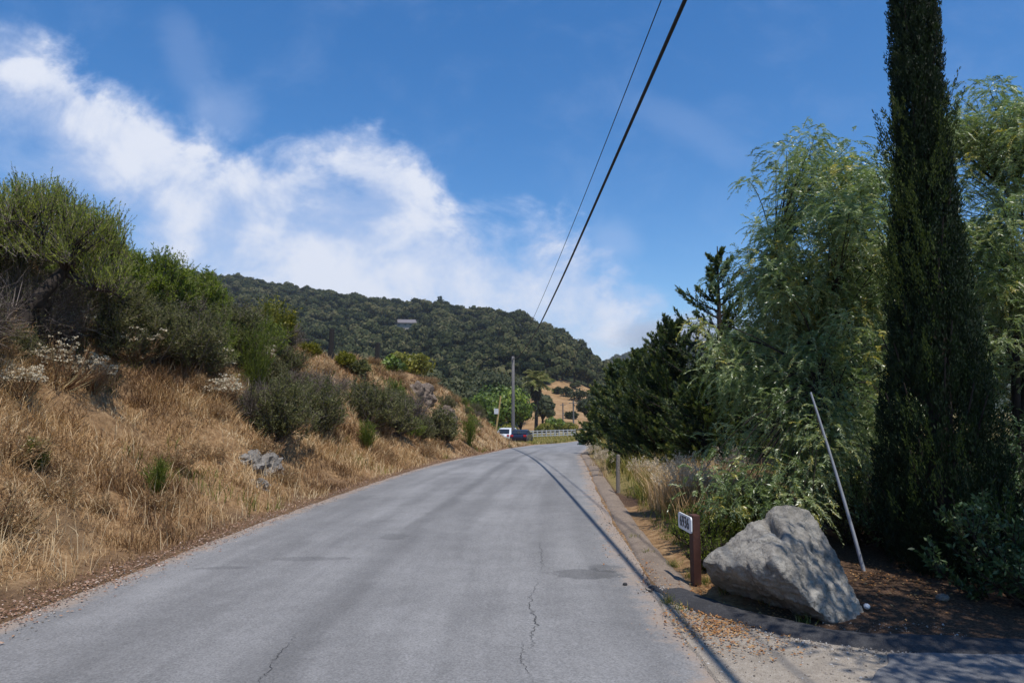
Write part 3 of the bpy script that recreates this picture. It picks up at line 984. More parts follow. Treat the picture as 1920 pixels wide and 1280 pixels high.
n = 16000
gy = rng.uniform(8.0, 13.5, n); gx = XR(gy) + .7 + rng.random(n) ** .8 * 2.4
k = (fbm(gx * .9 + 3, gy * .9, 341) > -.12) & (gx < .36 * gy); gx, gy = gx[k], gy[k]
blades('tall_verge_grass', gx, gy, gh(gx, gy) - .02, rng.uniform(.32, .78, len(gx)), .0045 + .0005 * gy, rng.uniform(.05, .5, len(gx)), np.clip(.62 + .4 * fbm(gx * .8, gy * .8, 343) + rng.normal(0, .15, len(gx)), 0, 1), M['dry_grass'], 'tall orange brown grass on the verge behind the number sign', 'grass', .35)

# far verge by the white fence
n = 20000
gy = rng.uniform(66, 108, n); gx = rng.uniform(-9, 12, n)
k = gx < XL(gy) - .3; gx, gy = gx[k], gy[k]
blades('far_verge_grass', gx, gy, gh(gx, gy) - .02, rng.uniform(.2, .5, len(gx)), np.full(len(gx), .06), rng.uniform(.1, .7, len(gx)), np.clip(rng.normal(.5, .22, len(gx)), 0, 1), M['green_grass'], 'yellow green grass below the white fence', 'grass')


# fallen leaves
def litter(name, x, y, z, L, tint, mat, label):
    n = len(x); g = Geo()
    P = np.stack([x, y, z], 1)
    a = rng.random(n) * 6.283
    D = unit(np.stack([np.cos(a), np.sin(a), rng.normal(0, .25, n)], 1))
    leaves(g, P, D, L, L * .55, tint, flat=.7)
    return tag(g.obj(name, mat), label, 'fallen leaves', kind='stuff')


n = 12000
gy = np.exp(rng.uniform(math.log(3.8), math.log(48), n)); gs = rng.normal(.10, .15, n) - .35 * (rng.random(n) < .08) * rng.random(n); gx = XL(gy) - gs
gz = np.maximum(gh(gx, gy), np.where(gs < .05, road_z(gx, gy), -9)) + .012 + .03 * rng.random(n) * (gs > 0)
litter('leaf_litter', gx, gy, gz, rng.uniform(.012, .038, n), np.clip(rng.normal(.55, .28, n), 0, 1), M['litter'], 'reddish brown leaf litter along the left road edge')
P = []
for u_, v_, su, sv, k in ((1350, 1180, 42, 14, 900), (1300, 1155, 30, 12, 260), (1420, 1215, 60, 14, 220), (1700, 1120, 60, 20, 420), (1640, 1095, 40, 12, 220), (1330, 1105, 40, 14, 420), (1420, 1150, 60, 8, 300), (1140, 985, 12, 40, 130), (1215, 1078, 12, 16, 120)):
    for i in range(k):
        q = gpx(u_ + rng.normal(0, su), min(v_ + rng.normal(0, sv), 1275)); P.append(q)
P = np.array(P)
litter('orange_leaves', P[:, 0], P[:, 1], np.maximum(gh(P[:, 0], P[:, 1]), zb(P[:, 1]) + .012) + .012, rng.uniform(.014, .036, len(P)), np.clip(rng.normal(.5, .25, len(P)), 0, 1), M['orange_litter'], 'orange and tan fallen leaves beside the dark kerb')

# grit along the kerbs and road edges, little weeds in the joints
def grit(name, x, y, z, R, mat, label):
    n = len(x)
    base = np.array([[1, 0, 0], [0, 1, 0], [-1, 0, 0], [0, -1, 0], [0, 0, .8], [0, 0, -.8]])
    v = base[None] * (R[:, None] * rng.uniform(.6, 1.3, (n, 3)))[:, None, :]
    a = rng.random(n) * 6.283; c, s_ = np.cos(a)[:, None], np.sin(a)[:, None]
    v = np.stack([v[..., 0] * c - v[..., 1] * s_, v[..., 0] * s_ + v[..., 1] * c, v[..., 2]], -1) + np.stack([x, y, z], 1)[:, None]
    f = np.array([[0, 1, 4], [1, 2, 4], [2, 3, 4], [3, 0, 4], [1, 0, 5], [2, 1, 5], [3, 2, 5], [0, 3, 5]])
    g = Geo(); g.add(v.reshape(-1, 3), (np.arange(n)[:, None, None] * 6 + f[None]).reshape(-1, 3), np.repeat(rng.random(n), 8))
    return tag(g.obj(name, mat), label, 'gravel', kind='stuff')


P = []
kp_ = [gpx(u, v) for u, v in ((1238, 1098), (1262, 1120), (1300, 1142), (1350, 1162), (1420, 1182), (1500, 1200), (1580, 1212), (1680, 1220), (1800, 1226), (1950, 1230))]
kd = np.array(kp_); sd_ = np.concatenate([[0], np.cumsum(np.hypot(*np.diff(kd, axis=0).T))])
for i in range(2600):
    t_ = rng.random() * sd_[-1]; w_ = abs(rng.normal(0, .12)) - .03
    P.append((np.interp(t_, sd_, kd[:, 0]) - w_ * .25, np.interp(t_, sd_, kd[:, 1]) - w_, 0.012))
for i in range(2200):
    y_ = math.exp(rng.uniform(math.log(6.2), math.log(30))); P.append((float(XR(y_)) + rng.normal(-.02, .10), y_, float(zb(y_)) + .004))
for i in range(1800):
    P.append((rng.uniform(1.25, 3.4), rng.uniform(3.6, 5.6), .012))
for i in range(2600):
    y_ = math.exp(rng.uniform(math.log(3.9), math.log(30))); P.append((float(XL(y_)) + rng.normal(.05, .16), y_, float(zb(y_)) + .002))
P = np.array(P)
grit('grit', P[:, 0], P[:, 1], P[:, 2], .003 + .008 * rng.random(len(P)) ** 3, leaf_mat('grit_stone', [(0, (.10, .085, .07)), (.6, (.28, .24, .2)), (1, (.5, .47, .43))], 0, .9, .2), 'loose grit and small stones along the kerbs and road edges')
gx, gy = [], []
for u_, v_, k in ((1252, 1132, 70), (1276, 1146, 60), (1300, 1085, 120), (1322, 1098, 90), (1262, 1062, 90), (1400, 1128, 40), (1440, 1140, 50), (1362, 1118, 60), (1510, 1168, 40), (1215, 1040, 60), (1190, 1010, 60)):
    a_, b_ = gpx(u_, v_)
    gx += list(a_ + rng.normal(0, .035, k)); gy += list(b_ + rng.normal(0, .045, k))
gx, gy = np.array(gx), np.array(gy)
blades('kerb_weeds', gx, gy, np.maximum(gh(gx, gy), zb(gy)) - .005, rng.uniform(.04, .13, len(gx)), np.full(len(gx), .005), rng.uniform(.2, 1.0, len(gx)), np.clip(rng.normal(.35, .25, len(gx)), 0, 1), M['green_grass'], 'small green weeds growing in the joints by the kerb', 'weeds')

# ------------------------------------------------------------------ shrubs
def shrub(seed, R, H, n_stem, n_twig, n_leaf, L, W, up=.6, spread=1.0, tr=.012, tw=.25, leaf_from=.2, base_from=.35, jitter=.55, leafdir=.7, top_bias=1.0):
    """stems fan out from the base, twigs leave the stems, leaves sit on the twigs"""
    r = np.random.default_rng(seed); st = Geo(); fo = Geo()
    a = r.random(n_stem) * 6.283
    th = np.arccos(1 - r.random(n_stem) * (1 - math.cos(min(1.5, spread))))
    tip = np.stack([np.cos(a) * np.sin(th) * R, np.sin(a) * np.sin(th) * R, np.cos(th) ** .7 * H * .82], 1) * r.uniform(.7, 1.05, (n_stem, 1))
    b0 = np.stack([r.normal(0, R * .10, n_stem), r.normal(0, R * .10, n_stem), np.full(n_stem, -.08)], 1)
    mid = b0 * .4 + tip * .6 * np.array([1.15, 1.15, .75]) + r.normal(0, R * .06, (n_stem, 3))
    K = 6
    S = bez(b0, mid, tip, K)
    tubes(st, S, np.linspace(tr * 1.6, tr * .5, K)[None] * r.uniform(.6, 1.2, (n_stem, 1)), 4, r.random(n_stem))
    # twigs
    k = r.integers(0, n_stem, n_twig); tpar = base_from + (1 - base_from) * r.random(n_twig) ** (1 / top_bias)
    j = np.minimum((tpar * (K - 1)).astype(int), K - 2); fr = tpar * (K - 1) - j
    P = S[k, j] * (1 - fr)[:, None] + S[k, j + 1] * fr[:, None]
    T = unit(S[k, j + 1] - S[k, j])
    D = unit(T * .7 + rdir(n_twig, r) * jitter + np.array([0, 0, up]))
    ln = H * tw * (.5 + .8 * r.random(n_twig))
    TW = bez(P, P + D * (ln * .5)[:, None], P + D * ln[:, None] + np.array([0, 0, up * .15]) * ln[:, None], 3)
    tubes(st, TW, np.array([tr * .42, tr * .3, tr * .15])[None] * np.ones((n_twig, 1)), 3, np.clip(r.normal(.55, .25, n_twig), 0, 1))
    if n_leaf:
        k = r.integers(0, n_twig, n_leaf); tp = leaf_from + (1 - leaf_from) * r.random(n_leaf)
        P = TW[k, 0] * ((1 - tp) ** 2)[:, None] + TW[k, 1] * (2 * tp * (1 - tp))[:, None] + TW[k, 2] * (tp ** 2)[:, None]
        D2 = unit(D[k] * leafdir + rdir(n_leaf, r) * .75)
        kt = r.normal(0, .15, n_twig)
        tint = np.clip(.45 + kt[k] + .25 * (P[:, 2] / H - .5) * 0 + r.normal(0, .18, n_leaf), 0, 1)
        leaves(fo, P, D2, L * (.6 + .8 * r.random(n_leaf)), W * (.7 + .6 * r.random(n_leaf)), tint, r=r)
    return st, fo, TW[:, 2]


def umbels(seed, tips, n, size, k=14):
    r = np.random.default_rng(seed); g = Geo()
    sel_ = tips[tips[:, 2] > np.quantile(tips[:, 2], .35)]
    sel_ = sel_[r.choice(len(sel_), min(n, len(sel_)), replace=False)]
    m = len(sel_) * k
    c = np.repeat(sel_, k, 0)
    o = rdir(m, r) * np.array([1, 1, .35]) * size * (r.random(m) ** .5)[:, None]
    leaves(g, c + o, unit(rdir(m, r) + np.array([0, 0, .4])), size * .6, size * .5, np.clip(r.normal(.55, .25, m), 0, 1), r=r, flat=.25)
    return g


KIND = {  # stems material, leaf material, generator settings (R, H are set per plant)
    'green': ('dead_twig', 'coyote', dict(n_stem=60, n_twig=1500, n_leaf=22000, up=.6, spread=1.5, tr=.010, tw=.20, base_from=.45, leaf_from=.05, leafdir=.9, jitter=.8)),
    'sage': ('dead_twig', 'sage', dict(n_stem=60, n_twig=1500, n_leaf=17000, up=.4, spread=1.5, tr=.009, tw=.2, base_from=.3, leaf_from=.05, jitter=.8)),
    'dead': ('dead_twig', 'sage', dict(n_stem=60, n_twig=2600, n_leaf=3000, up=.2, spread=1.5, tr=.010, tw=.28, base_from=.22, leaf_from=.3, jitter=1.0)),
    'buckwheat': ('buck_stem', 'dry_grass', dict(n_stem=60, n_twig=520, n_leaf=1500, up=.7, spread=1.45, tr=.006, tw=.26, base_from=.45, leaf_from=.0)),
    'fennel': ('fennel', 'fennel', dict(n_stem=16, n_twig=300, n_leaf=2600, up=.5, spread=.9, tr=.008, tw=.25, base_from=.15, leaf_from=.1, leafdir=.9, jitter=.8)),
    'yellow': ('fennel', 'yellowgreen', dict(n_stem=50, n_twig=800, n_leaf=9000, up=.6, spread=1.4, tr=.008, tw=.22, base_from=.45, leaf_from=.1, jitter=.8)),
}


def place_shrub(kind, u, v, wpx, hpx, label, seed, lean=0, Y=None, flowers=None, group=None):
    p = hit(u, v) if Y is None else None
    if p is None:
        x = (u - 960) / F * Y; p = np.array([x, Y, float(gh(x, Y))])
    sc = p[1] / F * 1.03
    R, H = wpx * sc * .5, hpx * sc
    sm, lm, kw = KIND[kind]
    kw = dict(kw)
    fac = float(np.clip(p[1] / 14, .75, 2.6))     # farther plants need fewer, larger leaves
    kw['n_leaf'] = int(kw['n_leaf'] / fac ** .6 * min(1.6, max(.6, (wpx * hpx / 14000) ** .7))); kw['n_twig'] = int(kw['n_twig'] / fac ** .5)
    L, W = {'green': (.052, .016), 'sage': (.040, .016), 'dead': (.03, .012), 'buckwheat': (.03, .01), 'fennel': (.07, .006), 'yellow': (.05, .016)}[kind]
    ls = max(1.0, p[1] / 11)
    kw['tr'] *= max(1, p[1] / 16)
    st, fo, tips = shrub(seed, R, H, L=L * ls, W=W * ls, **kw)
    nm = {'green': 'coyote_bush', 'sage': 'sage_bush', 'dead': 'dead_bush', 'buckwheat': 'buckwheat', 'fennel': 'fennel_plant', 'yellow': 'yellow_green_bush'}[kind]
    t = thing(nm, label, 'bush', p, rng.uniform(0, 6.28), group)
    if lean: t.rotation_euler = (0, lean, 0)
    st.obj('stems', M[sm], t); fo.obj('foliage', M[lm], t)
    if kind == 'buckwheat' or flowers:
        mm = M['buck_flower'] if kind == 'buckwheat' else M['yellow_flower']
        umbels(seed + 5, tips, flowers or 110, (.042 if kind == 'buckwheat' else .022) * max(1, p[1] / 12), 14).obj('flower_heads', mm, t)
    return t


SH = [
    # kind, u, v(base), width, height, label
    ('dead', 60, 640, 210, 160, 'grey brown twiggy bush under the big bush at the left edge'),
    ('sage', 200, 640, 180, 150, 'dull grey green bush right of the leaning trunk'),
    ('dead', -70, 660, 180, 170, 'bare grey bush cut by the left edge of the photo'),
    ('green', 215, 560, 120, 130, 'green bush against the sky right of the big bush'),
    ('green', 290, 590, 140, 125, 'yellowish green bush on the bank crest under the cloud'),
    ('sage', 285, 675, 150, 130, 'olive bush in the middle of the upper bank'),
    ('sage', 355, 700, 150, 150, 'dull olive bush above the cream flowers'),
    ('green', 365, 600, 110, 105, 'green bush behind the olive bush on the crest'),
    ('green', 430, 600, 100, 115, 'upright green bush whose sprig tops the hill skyline'),
    ('sage', 440, 665, 120, 105, 'grey green bush below the upright bush on the crest'),
    ('fennel', 478, 745, 80, 170, 'tall bright green fennel on the slope above the rocks'),
    ('yellow', 510, 650, 90, 100, 'bush with yellow flowers at the crest left of the posts'),
    ('yellow', 555, 610, 50, 60, 'small yellowish bush poking above the bank crest'),
    ('dead', 570, 760, 110, 70, 'dark brown bush just below the left fence post'),
    ('sage', 515, 830, 150, 150, 'broad olive bush over the steep shaded part of the bank'),
    ('sage', 590, 815, 120, 120, 'sage bush right of the broad olive bush'),
    ('dead', 470, 800, 90, 100, 'dark twiggy bush hanging over the grey rocks'),
    ('sage', 690, 800, 110, 105, 'dark sage bush on the slope under the right fence post'),
    ('sage', 740, 815, 80, 85, 'smaller sage bush right of the dark sage bush'),
    ('dead', 770, 790, 70, 60, 'brown twiggy bush beside the dark rocks'),
    ('sage', 825, 830, 70, 75, 'low sage bush near the end of the bank'),
    ('fennel', 880, 835, 36, 60, 'last small green plant at the end of the bank'),
    ('fennel', 690, 845, 40, 60, 'green weed at the foot of the bank below the sage bushes'),
    ('fennel', 290, 935, 40, 80, 'slender green weed in the dry grass near the road'),
    ('fennel', 70, 880, 50, 60, 'little green weed in the grass at the left edge'),
    ('yellow', 648, 690, 45, 30, 'low yellow green bush between the two fence posts'),
    ('yellow', 578, 668, 40, 26, 'low leafy bush left of the left fence post'),
    ('sage', 670, 700, 50, 26, 'small grey bush on the crest between the fence posts'),
]
for i, s in enumerate(SH):
    place_shrub(*s, seed=400 + i, flowers=26 if (s[0] == 'yellow' and i < 13) else None)
BW = [(95, 640, 130, 80, 'cream flowered buckwheat below the leaning trunk'),
      (115, 725, 150, 95, 'largest cream buckwheat in the dry grass at the left'),
      (175, 730, 110, 60, 'low cream buckwheat right of the largest one'),
      (40, 745, 80, 60, 'small cream buckwheat near the left edge'),
      (255, 675, 110, 70, 'cream buckwheat in front of the olive bush in the middle of the bank'),
      (395, 725, 80, 80, 'cream buckwheat under the olive bush'),
      (418, 765, 70, 60, 'lowest cream buckwheat above the bank shadow'),
      (490, 690, 60, 50, 'pale buckwheat beside the tall fennel')]
for i, (u_, v_, w_, h_, lab) in enumerate(BW):
    place_shrub('buckwheat', u_, v_, w_, h_, lab, 460 + i, flowers=120)

# the big bush at the top left, on leaning trunks
bp = hit(20, 655)
sc = bp[1] / F
t = thing('big_coyote_bush', 'tall green topped bush with a dark leaning trunk at the upper left', 'bush', bp)
tr = Geo()
loc = lambda u, v, dy=0.0: at(u, v, bp[1] + dy) - bp
fork = loc(120, 510, .5)
tubes(tr, bez((0, 0, -.2), loc(30, 590, -.2), fork, 9), np.linspace(.15, .10, 9), 8, .5)
tubes(tr, bez((-.3, .3, -.2), loc(-60, 560, .2), loc(-20, 470, .2), 9), np.linspace(.12, .07, 9), 8, .5)
ro = np.random.default_rng(55)
fo = Geo(); tw = Geo()
def bush_pt(v0, v1):
    uu_ = ro.uniform(-170, 236); yy_ = ro.uniform(-.35, 2.3)
    top = np.interp(uu_, [-170, 0, 60, 110, 150, 200, 240], [345, 345, 345, 350, 385, 395, 418])
    return loc(uu_, top + v0 + (v1 - v0) * ro.random() ** 1.2, yy_)


mids = np.array([bush_pt(70, 150) for i in range(26)])
st_ = np.where((mids[:, 0] < loc(30, 500)[0])[:, None], loc(-20, 470, .2), fork)
LB = bez(st_, (st_ + mids) / 2 + ro.normal(0, .12, mids.shape), mids, 7)
tubes(tr, LB, np.linspace(.05, .016, 7)[None] * ro.uniform(.6, 1.2, (len(LB), 1)), 5, ro.random(len(LB)))
tops = np.array([bush_pt(14, 150) for i in range(460)])
near_ = np.argmin(np.linalg.norm(tops[:, None] - mids[None] + np.array([0, 0, -.25]), axis=2), 1)
st2 = LB[near_, ro.integers(3, 7, len(tops))]
B = bez(st2, (st2 + tops) / 2 + ro.normal(0, .08, tops.shape), tops, 7)
tubes(tr, B, np.linspace(.012, .005, 7)[None] * ro.uniform(.6, 1.3, (len(B), 1)), 4, ro.random(len(B)))
nt_ = 6500
k = ro.integers(0, len(B), nt_); j = ro.integers(3, 7, nt_)
P0 = B[k, j] + ro.normal(0, .05, (nt_, 3))
D = unit(unit(B[k, 6] - B[k, 4]) * .35 + rdir(nt_, ro) * .55 + np.array([0, 0, .85]))
ln = ro.uniform(.14, .36, nt_)
TW = bez(P0, P0 + D * (ln * .5)[:, None], P0 + (D + np.array([0, 0, .2])) * ln[:, None], 3)
tubes(tw, TW, np.array([.005, .0035, .002])[None] * np.ones((nt_, 1)), 3, ro.random(nt_))
nl = 110000
k2 = ro.integers(0, nt_, nl); tp = .1 + .9 * ro.random(nl)
P = TW[k2, 0] * ((1 - tp) ** 2)[:, None] + TW[k2, 1] * (2 * tp * (1 - tp))[:, None] + TW[k2, 2] * (tp ** 2)[:, None]
kt = ro.normal(0, .18, nt_)
leaves(fo, P, unit(D[k2] * 1.1 + rdir(nl, ro) * .7), ro.uniform(.03, .065, nl), ro.uniform(.009, .016, nl), np.clip(.72 + kt[k2] + ro.normal(0, .17, nl), 0, 1), r=ro)
tr.obj('trunk', M['bark_dark'], t, True); tw.obj('twigs', M['dead_twig'], t); fo.obj('foliage', M['coyote'], t)

# more scrub of the same kinds crowding the crest, and low dry brush in the grass: copies
def proto(kind, R, H, seed, L, W):
    sm, lm, kw = KIND[kind]
    kw = dict(kw); kw['n_leaf'] = int(kw['n_leaf'] * .8); kw['n_twig'] = int(kw['n_twig'] * .8)
    st, fo, tips = shrub(seed, R, H, L=L, W=W, **kw)
    return [(st.mesh('stems', M[sm]), 'stems'), (fo.mesh('foliage', M[lm]), 'foliage')]


def from_proto(pr, name, label, group, loc_, rz, sc_):
    t = thing(name, label, 'bush', loc_, rz, group); t.scale = sc_
    for me_, nm_ in pr: link(nm_, me_, t)
    return t


PR = {'green': [proto('green', .75, 1.25, 481 + i, .055, .017) for i in range(3)], 'sage': [proto('sage', .8, 1.05, 485 + i, .045, .017) for i in range(3)], 'dead': [proto('dead', .85, 1.05, 488 + i, .035, .012) for i in range(3)]}
NMS = {'green': ('coyote_bush', 'green bush among others crowding the top of the bank', 'green bushes crowding the bank crest'), 'sage': ('sage_bush', 'olive grey bush among others on the upper bank', 'olive grey bushes on the upper bank'),
       'dead': ('dead_bush', 'grey leafless bush among others on the upper bank', 'grey leafless bushes on the upper bank')}
r2 = np.random.default_rng(91)
cnt = 0; done = []
while cnt < 95:
    y = float(np.exp(r2.uniform(math.log(7.5), math.log(29)))); s_ = r2.uniform(3.9, 9.5)
    x = float(XL(y)) - s_
    u_ = 960 + x / y * F
    if not -120 < u_ < 535 or (y > 24 and s_ > 6.5): continue
    if min([9] + [math.hypot(x - a, y - b) for a, b in done]) < .62: continue
    vb_ = 765 - (float(gh(x, y)) - CAMZ) / y * F
    if vb_ > (672 if u_ < 330 else 715): continue
    kind = r2.choice(['green', 'sage', 'dead'], p=[.62, .22, .16] if s_ > 6.2 else [.2, .55, .25])
    if u_ < 170 and s_ < 7: kind = 'dead' if r2.random() < .4 else 'sage'
    k_ = r2.uniform(.7, 1.15) * (1.0 if s_ > 5.5 else .8)
    nm, lab, grp = NMS[kind]
    from_proto(PR[kind][int(r2.integers(0, 3))], nm, lab, grp, (x, y, float(gh(x, y))), r2.uniform(0, 6.28), (k_, k_, k_ * r2.uniform(.85, 1.15)))
    done.append((x, y)); cnt += 1
cnt = 0; done = []
while cnt < 38:
    y = float(np.exp(r2.uniform(math.log(19), math.log(54)))); s_ = r2.uniform(1.7, 5.2); x = float(XL(y)) - s_
    u_ = 960 + x / y * F
    if not 380 < u_ < 905 or s_ > 6.5 * bank_amp(y) / 4.5 + .4 or fbm(np.array(x * .25), np.array(y * .18), 95) < -.12: continue
    if min([9] + [math.hypot(x - a, y - b) for a, b in done]) < .8: continue
    if u_ > 545 and 765 - (float(gh(x, y)) - CAMZ) / y * F < 738: continue
    kind = r2.choice(['green', 'sage', 'dead'], p=[.24, .52, .24])
    k_ = r2.uniform(.65, 1.25) * (1 if y < 42 else .7)
    nm, lab, grp = {'green': ('coyote_bush', 'green bush clinging to the face of the farther bank', 'green bushes on the farther bank'), 'sage': ('sage_bush', 'olive bush clinging to the face of the farther bank', 'olive bushes on the farther bank'),
                    'dead': ('dead_bush', 'dark twiggy bush on the face of the farther bank', 'twiggy bushes on the farther bank')}[kind]
    from_proto(PR[kind][int(r2.integers(0, 3))], nm, lab, grp, (x, y, float(gh(x, y)) - .1), r2.uniform(0, 6.28), (k_, k_, k_ * r2.uniform(.7, 1.0)))
    done.append((x, y)); cnt += 1
brush = []
for i in range(3):
    st, fo, tips = shrub(495 + i, .5, .42, 70, 900, 2600, .05, .010, up=.35, spread=1.5, tr=.005, tw=.35, base_from=.1, leaf_from=0, jitter=.9)
    brush.append([(st.mesh('stems', M['buck_stem']), 'stems'), (fo.mesh('foliage', M['dry_grass']), 'foliage')])
cnt = 0; done = []
while cnt < 70:
    y = float(np.exp(r2.uniform(math.log(4.6), math.log(50)))); s_ = r2.uniform(.9, 6.0); x = float(XL(y)) - s_
    if 960 + x / y * F < -60 or fbm(np.array(x * .5), np.array(y * .5), 88) < -.05: continue
    if min([9] + [math.hypot(x - a, y - b) for a, b in done]) < .45: continue
    k_ = r2.uniform(.55, 1.25)
    from_proto(brush[int(r2.integers(0, 3))], 'dry_brush', 'low dry brown brush mound in the golden grass of the bank', 'dry brush mounds in the bank grass', (x, y, float(gh(x, y)) - .03), r2.uniform(0, 6.28), (k_, k_, k_ * r2.uniform(.7, 1.2)))
    done.append((x, y)); cnt += 1

# rocks in the bank
def rock_obj(name, p, R, seed, mat, label, flat=.7, cat='rock', lumps=3.0, amp=.5, sub=4, parent=None):
    bm = bmesh.new()
    bmesh.ops.create_icosphere(bm, subdivisions=sub, radius=1)
    off = Vector((seed * 3.1, seed * 1.7, seed * .9))
    for v in bm.verts:
        c = v.co.copy()
        cell = mnoise.voronoi(c * lumps * .6 + off)[0]
        n = mnoise.fractal(c * lumps + off, 1.0, 2.0, 5)
        k = 1 + amp * (.6 * n - .55 * (1 - min(1, cell[1] - cell[0])) * .8 + .15)
        v.co = Vector((c.x * R[0], c.y * R[1], c.z * R[2])) * k
    me = bpy.data.meshes.new(name); bm.to_mesh(me); bm.free(); me.materials.append(mat)
    o = link(name, me, parent); o.location = p
    if label: tag(o, label, cat)
    return o


p = hit(487, 880); rock_obj('rock_outcrop', p + np.array([-.1, .2, -.12]), (.5, .45, .5), 3, M['outcrop'], 'crumbling grey rock outcrop at the foot of the bank near the road', lumps=2.6, amp=.6)
p = hit(452, 862); rock_obj('rock', p + np.array([0, .1, -.05]), (.22, .2, .15), 5, M['outcrop'], 'small blue grey rock left of the crumbling outcrop', amp=.4)
p = hit(482, 910); rock_obj('rock', p + np.array([0, .1, -.05]), (.2, .2, .18), 6, M['outcrop'], 'small grey rock just below the crumbling outcrop', amp=.5)
p = hit(480, 742); rock_obj('rock', p + np.array([0, .2, 0]), (.32, .3, .3), 8, M['red_rock'], 'pinkish brown rock in the shade beside the fennel', amp=.5)
p = hit(785, 745); rock_obj('rock_outcrop', p + np.array([0, .3, 0]), (.9, .7, .8), 11, M['red_rock'], 'dark rocky outcrop near the top of the bank by the posts', amp=.6, lumps=2.4)
p = hit(835, 790); rock_obj('rock_outcrop', p + np.array([0, .3, 0]), (.6, .6, .9), 12, M['red_rock'], 'dark rock face low at the end of the bank', amp=.6, lumps=2.4)

# fence posts on the crest
for u_, hpx, lab in ((619, 56, 'taller dark wooden fence post on the bank crest, the left one'), (706, 42, 'dark wooden fence post on the bank crest, nearer the hill and the right one')):
    Ys = np.linspace(18, 50, 300); Xs = (u_ - 960) / F * Ys
    k = int(np.argmax((gh(Xs, Ys) - CAMZ) / Ys)); x, Yv = Xs[k], Ys[k]
    z0 = float(gh(x, Yv)) - .3; H = hpx / F * Yv + .3
    g = Geo()
    tubes(g, np.array([[0, 0, 0], [.01, 0, H * .5], [0.03, 0, H - .02], [.03, 0, H]]), np.array([.125, .12, .115, .02]), 9, .5)
    tag(g.obj('fence_post', M['post_wood']), lab, 'post').location = (x, Yv, z0)

# ------------------------------------------------------------------ right-hand trees
# Italian cypress: dense upright sprays round a trunk
def italian_cypress():
    r = np.random.default_rng(77)
    X0, Y0 = 4.34, 7.0
    z0 = float(gh(X0, Y0))
    t = thing('italian_cypress', 'very tall narrow dark cypress rising past the top of the photo', 'tree', (X0, Y0, z0))
    H = 13.0
    hs_ = np.array([0, .3, .9, 1.6, 2.6, 4.0, 6.0, 8.5, 11., 13.]); rs_ = np.array([.62, .80, .82, .70, .50, .335, .27, .26, .2, .03])
    fo = Geo()
    n_sp = 6200
    h = .05 + (H - .4) * r.random(n_sp) ** 1.15
    a = r.random(n_sp) * 6.283
    rad = np.interp(h, hs_, rs_) * (.35 + .65 * r.random(n_sp) ** .45) * (1 + .15 * fbm(a * 1.6, h * 1.4, 7, 3))
    base = np.stack([np.cos(a) * rad * .72, np.sin(a) * rad * .72, h - .12], 1)
    ln = r.uniform(.13, .28, n_sp)
    D = unit(np.stack([np.cos(a) * .18, np.sin(a) * .18, np.ones(n_sp)], 1) + r.normal(0, .12, (n_sp, 3)))
    m = 58
    k = np.repeat(np.arange(n_sp), m); s = r.random(n_sp * m)
    w = .05 * (1 - s) ** .6 + .006
    P = base[k] + D[k] * (ln[k] * s)[:, None] + rdir(n_sp * m, r) * w[:, None]
    lt = r.normal(0, .14, n_sp)
    tint = np.clip(.34 + .6 * lt[k] + .2 * (s - .5) + r.normal(0, .08, n_sp * m), 0, .72)
    leaves(fo, P, unit(D[k] + rdir(n_sp * m, r) * .45), r.uniform(.025, .052, n_sp * m), r.uniform(.009, .015, n_sp * m), tint, r=r)
    # protruding tips low on the left front, sunlight put in as lighter tint
    n_sp = 1100
    h = .5 + 4.2 * r.random(n_sp) ** 1.3; a = r.random(n_sp) * 6.283
    kp = (fbm(a * 1.2, h * .9, 17) + .35 * np.cos(a - 3.6) > .30); h, a = h[kp], a[kp]; n_sp = len(h)
    rad = np.interp(h, hs_, rs_) * r.uniform(.8, 1.06, n_sp)
    base = np.stack([np.cos(a) * rad, np.sin(a) * rad, h], 1); ln = r.uniform(.2, .45, n_sp)
    D = unit(np.stack([np.cos(a) * .35, np.sin(a) * .35, np.ones(n_sp)], 1) + r.normal(0, .15, (n_sp, 3)))
    m = 60; k = np.repeat(np.arange(n_sp), m); s = r.random(n_sp * m)
    P = base[k] + D[k] * (ln[k] * s)[:, None] + rdir(n_sp * m, r) * (.045 * (1 - s) + .006)[:, None]
    leaves(fo, P, unit(D[k] + rdir(n_sp * m, r) * .45), r.uniform(.022, .045, n_sp * m), r.uniform(.008, .013, n_sp * m), np.clip(.8 + r.normal(0, .14, n_sp * m), 0, 1), r=r)
    fo.obj('foliage', M['cypress'], t)
    tk = Geo()
    tubes(tk, np.array([[0, 0, -.3], [0, 0, .4], [.02, 0, 3], [0, 0, 12.4]]), np.array([.17, .14, .10, .02]), 9, .5)
    for i in range(60):
        h = .25 + 6 * r.random(); a = r.random() * 6.283; R_ = np.interp(h, hs_, rs_) * .75
        tubes(tk, bez((0, 0, h - .2), (math.cos(a) * R_ * .7, math.sin(a) * R_ * .7, h - .1), (math.cos(a) * R_, math.sin(a) * R_, h + .5), 5), np.linspace(.028, .006, 5), 4, .5)
    tk.obj('trunk', M['bark_dark'], t, True)


italian_cypress()


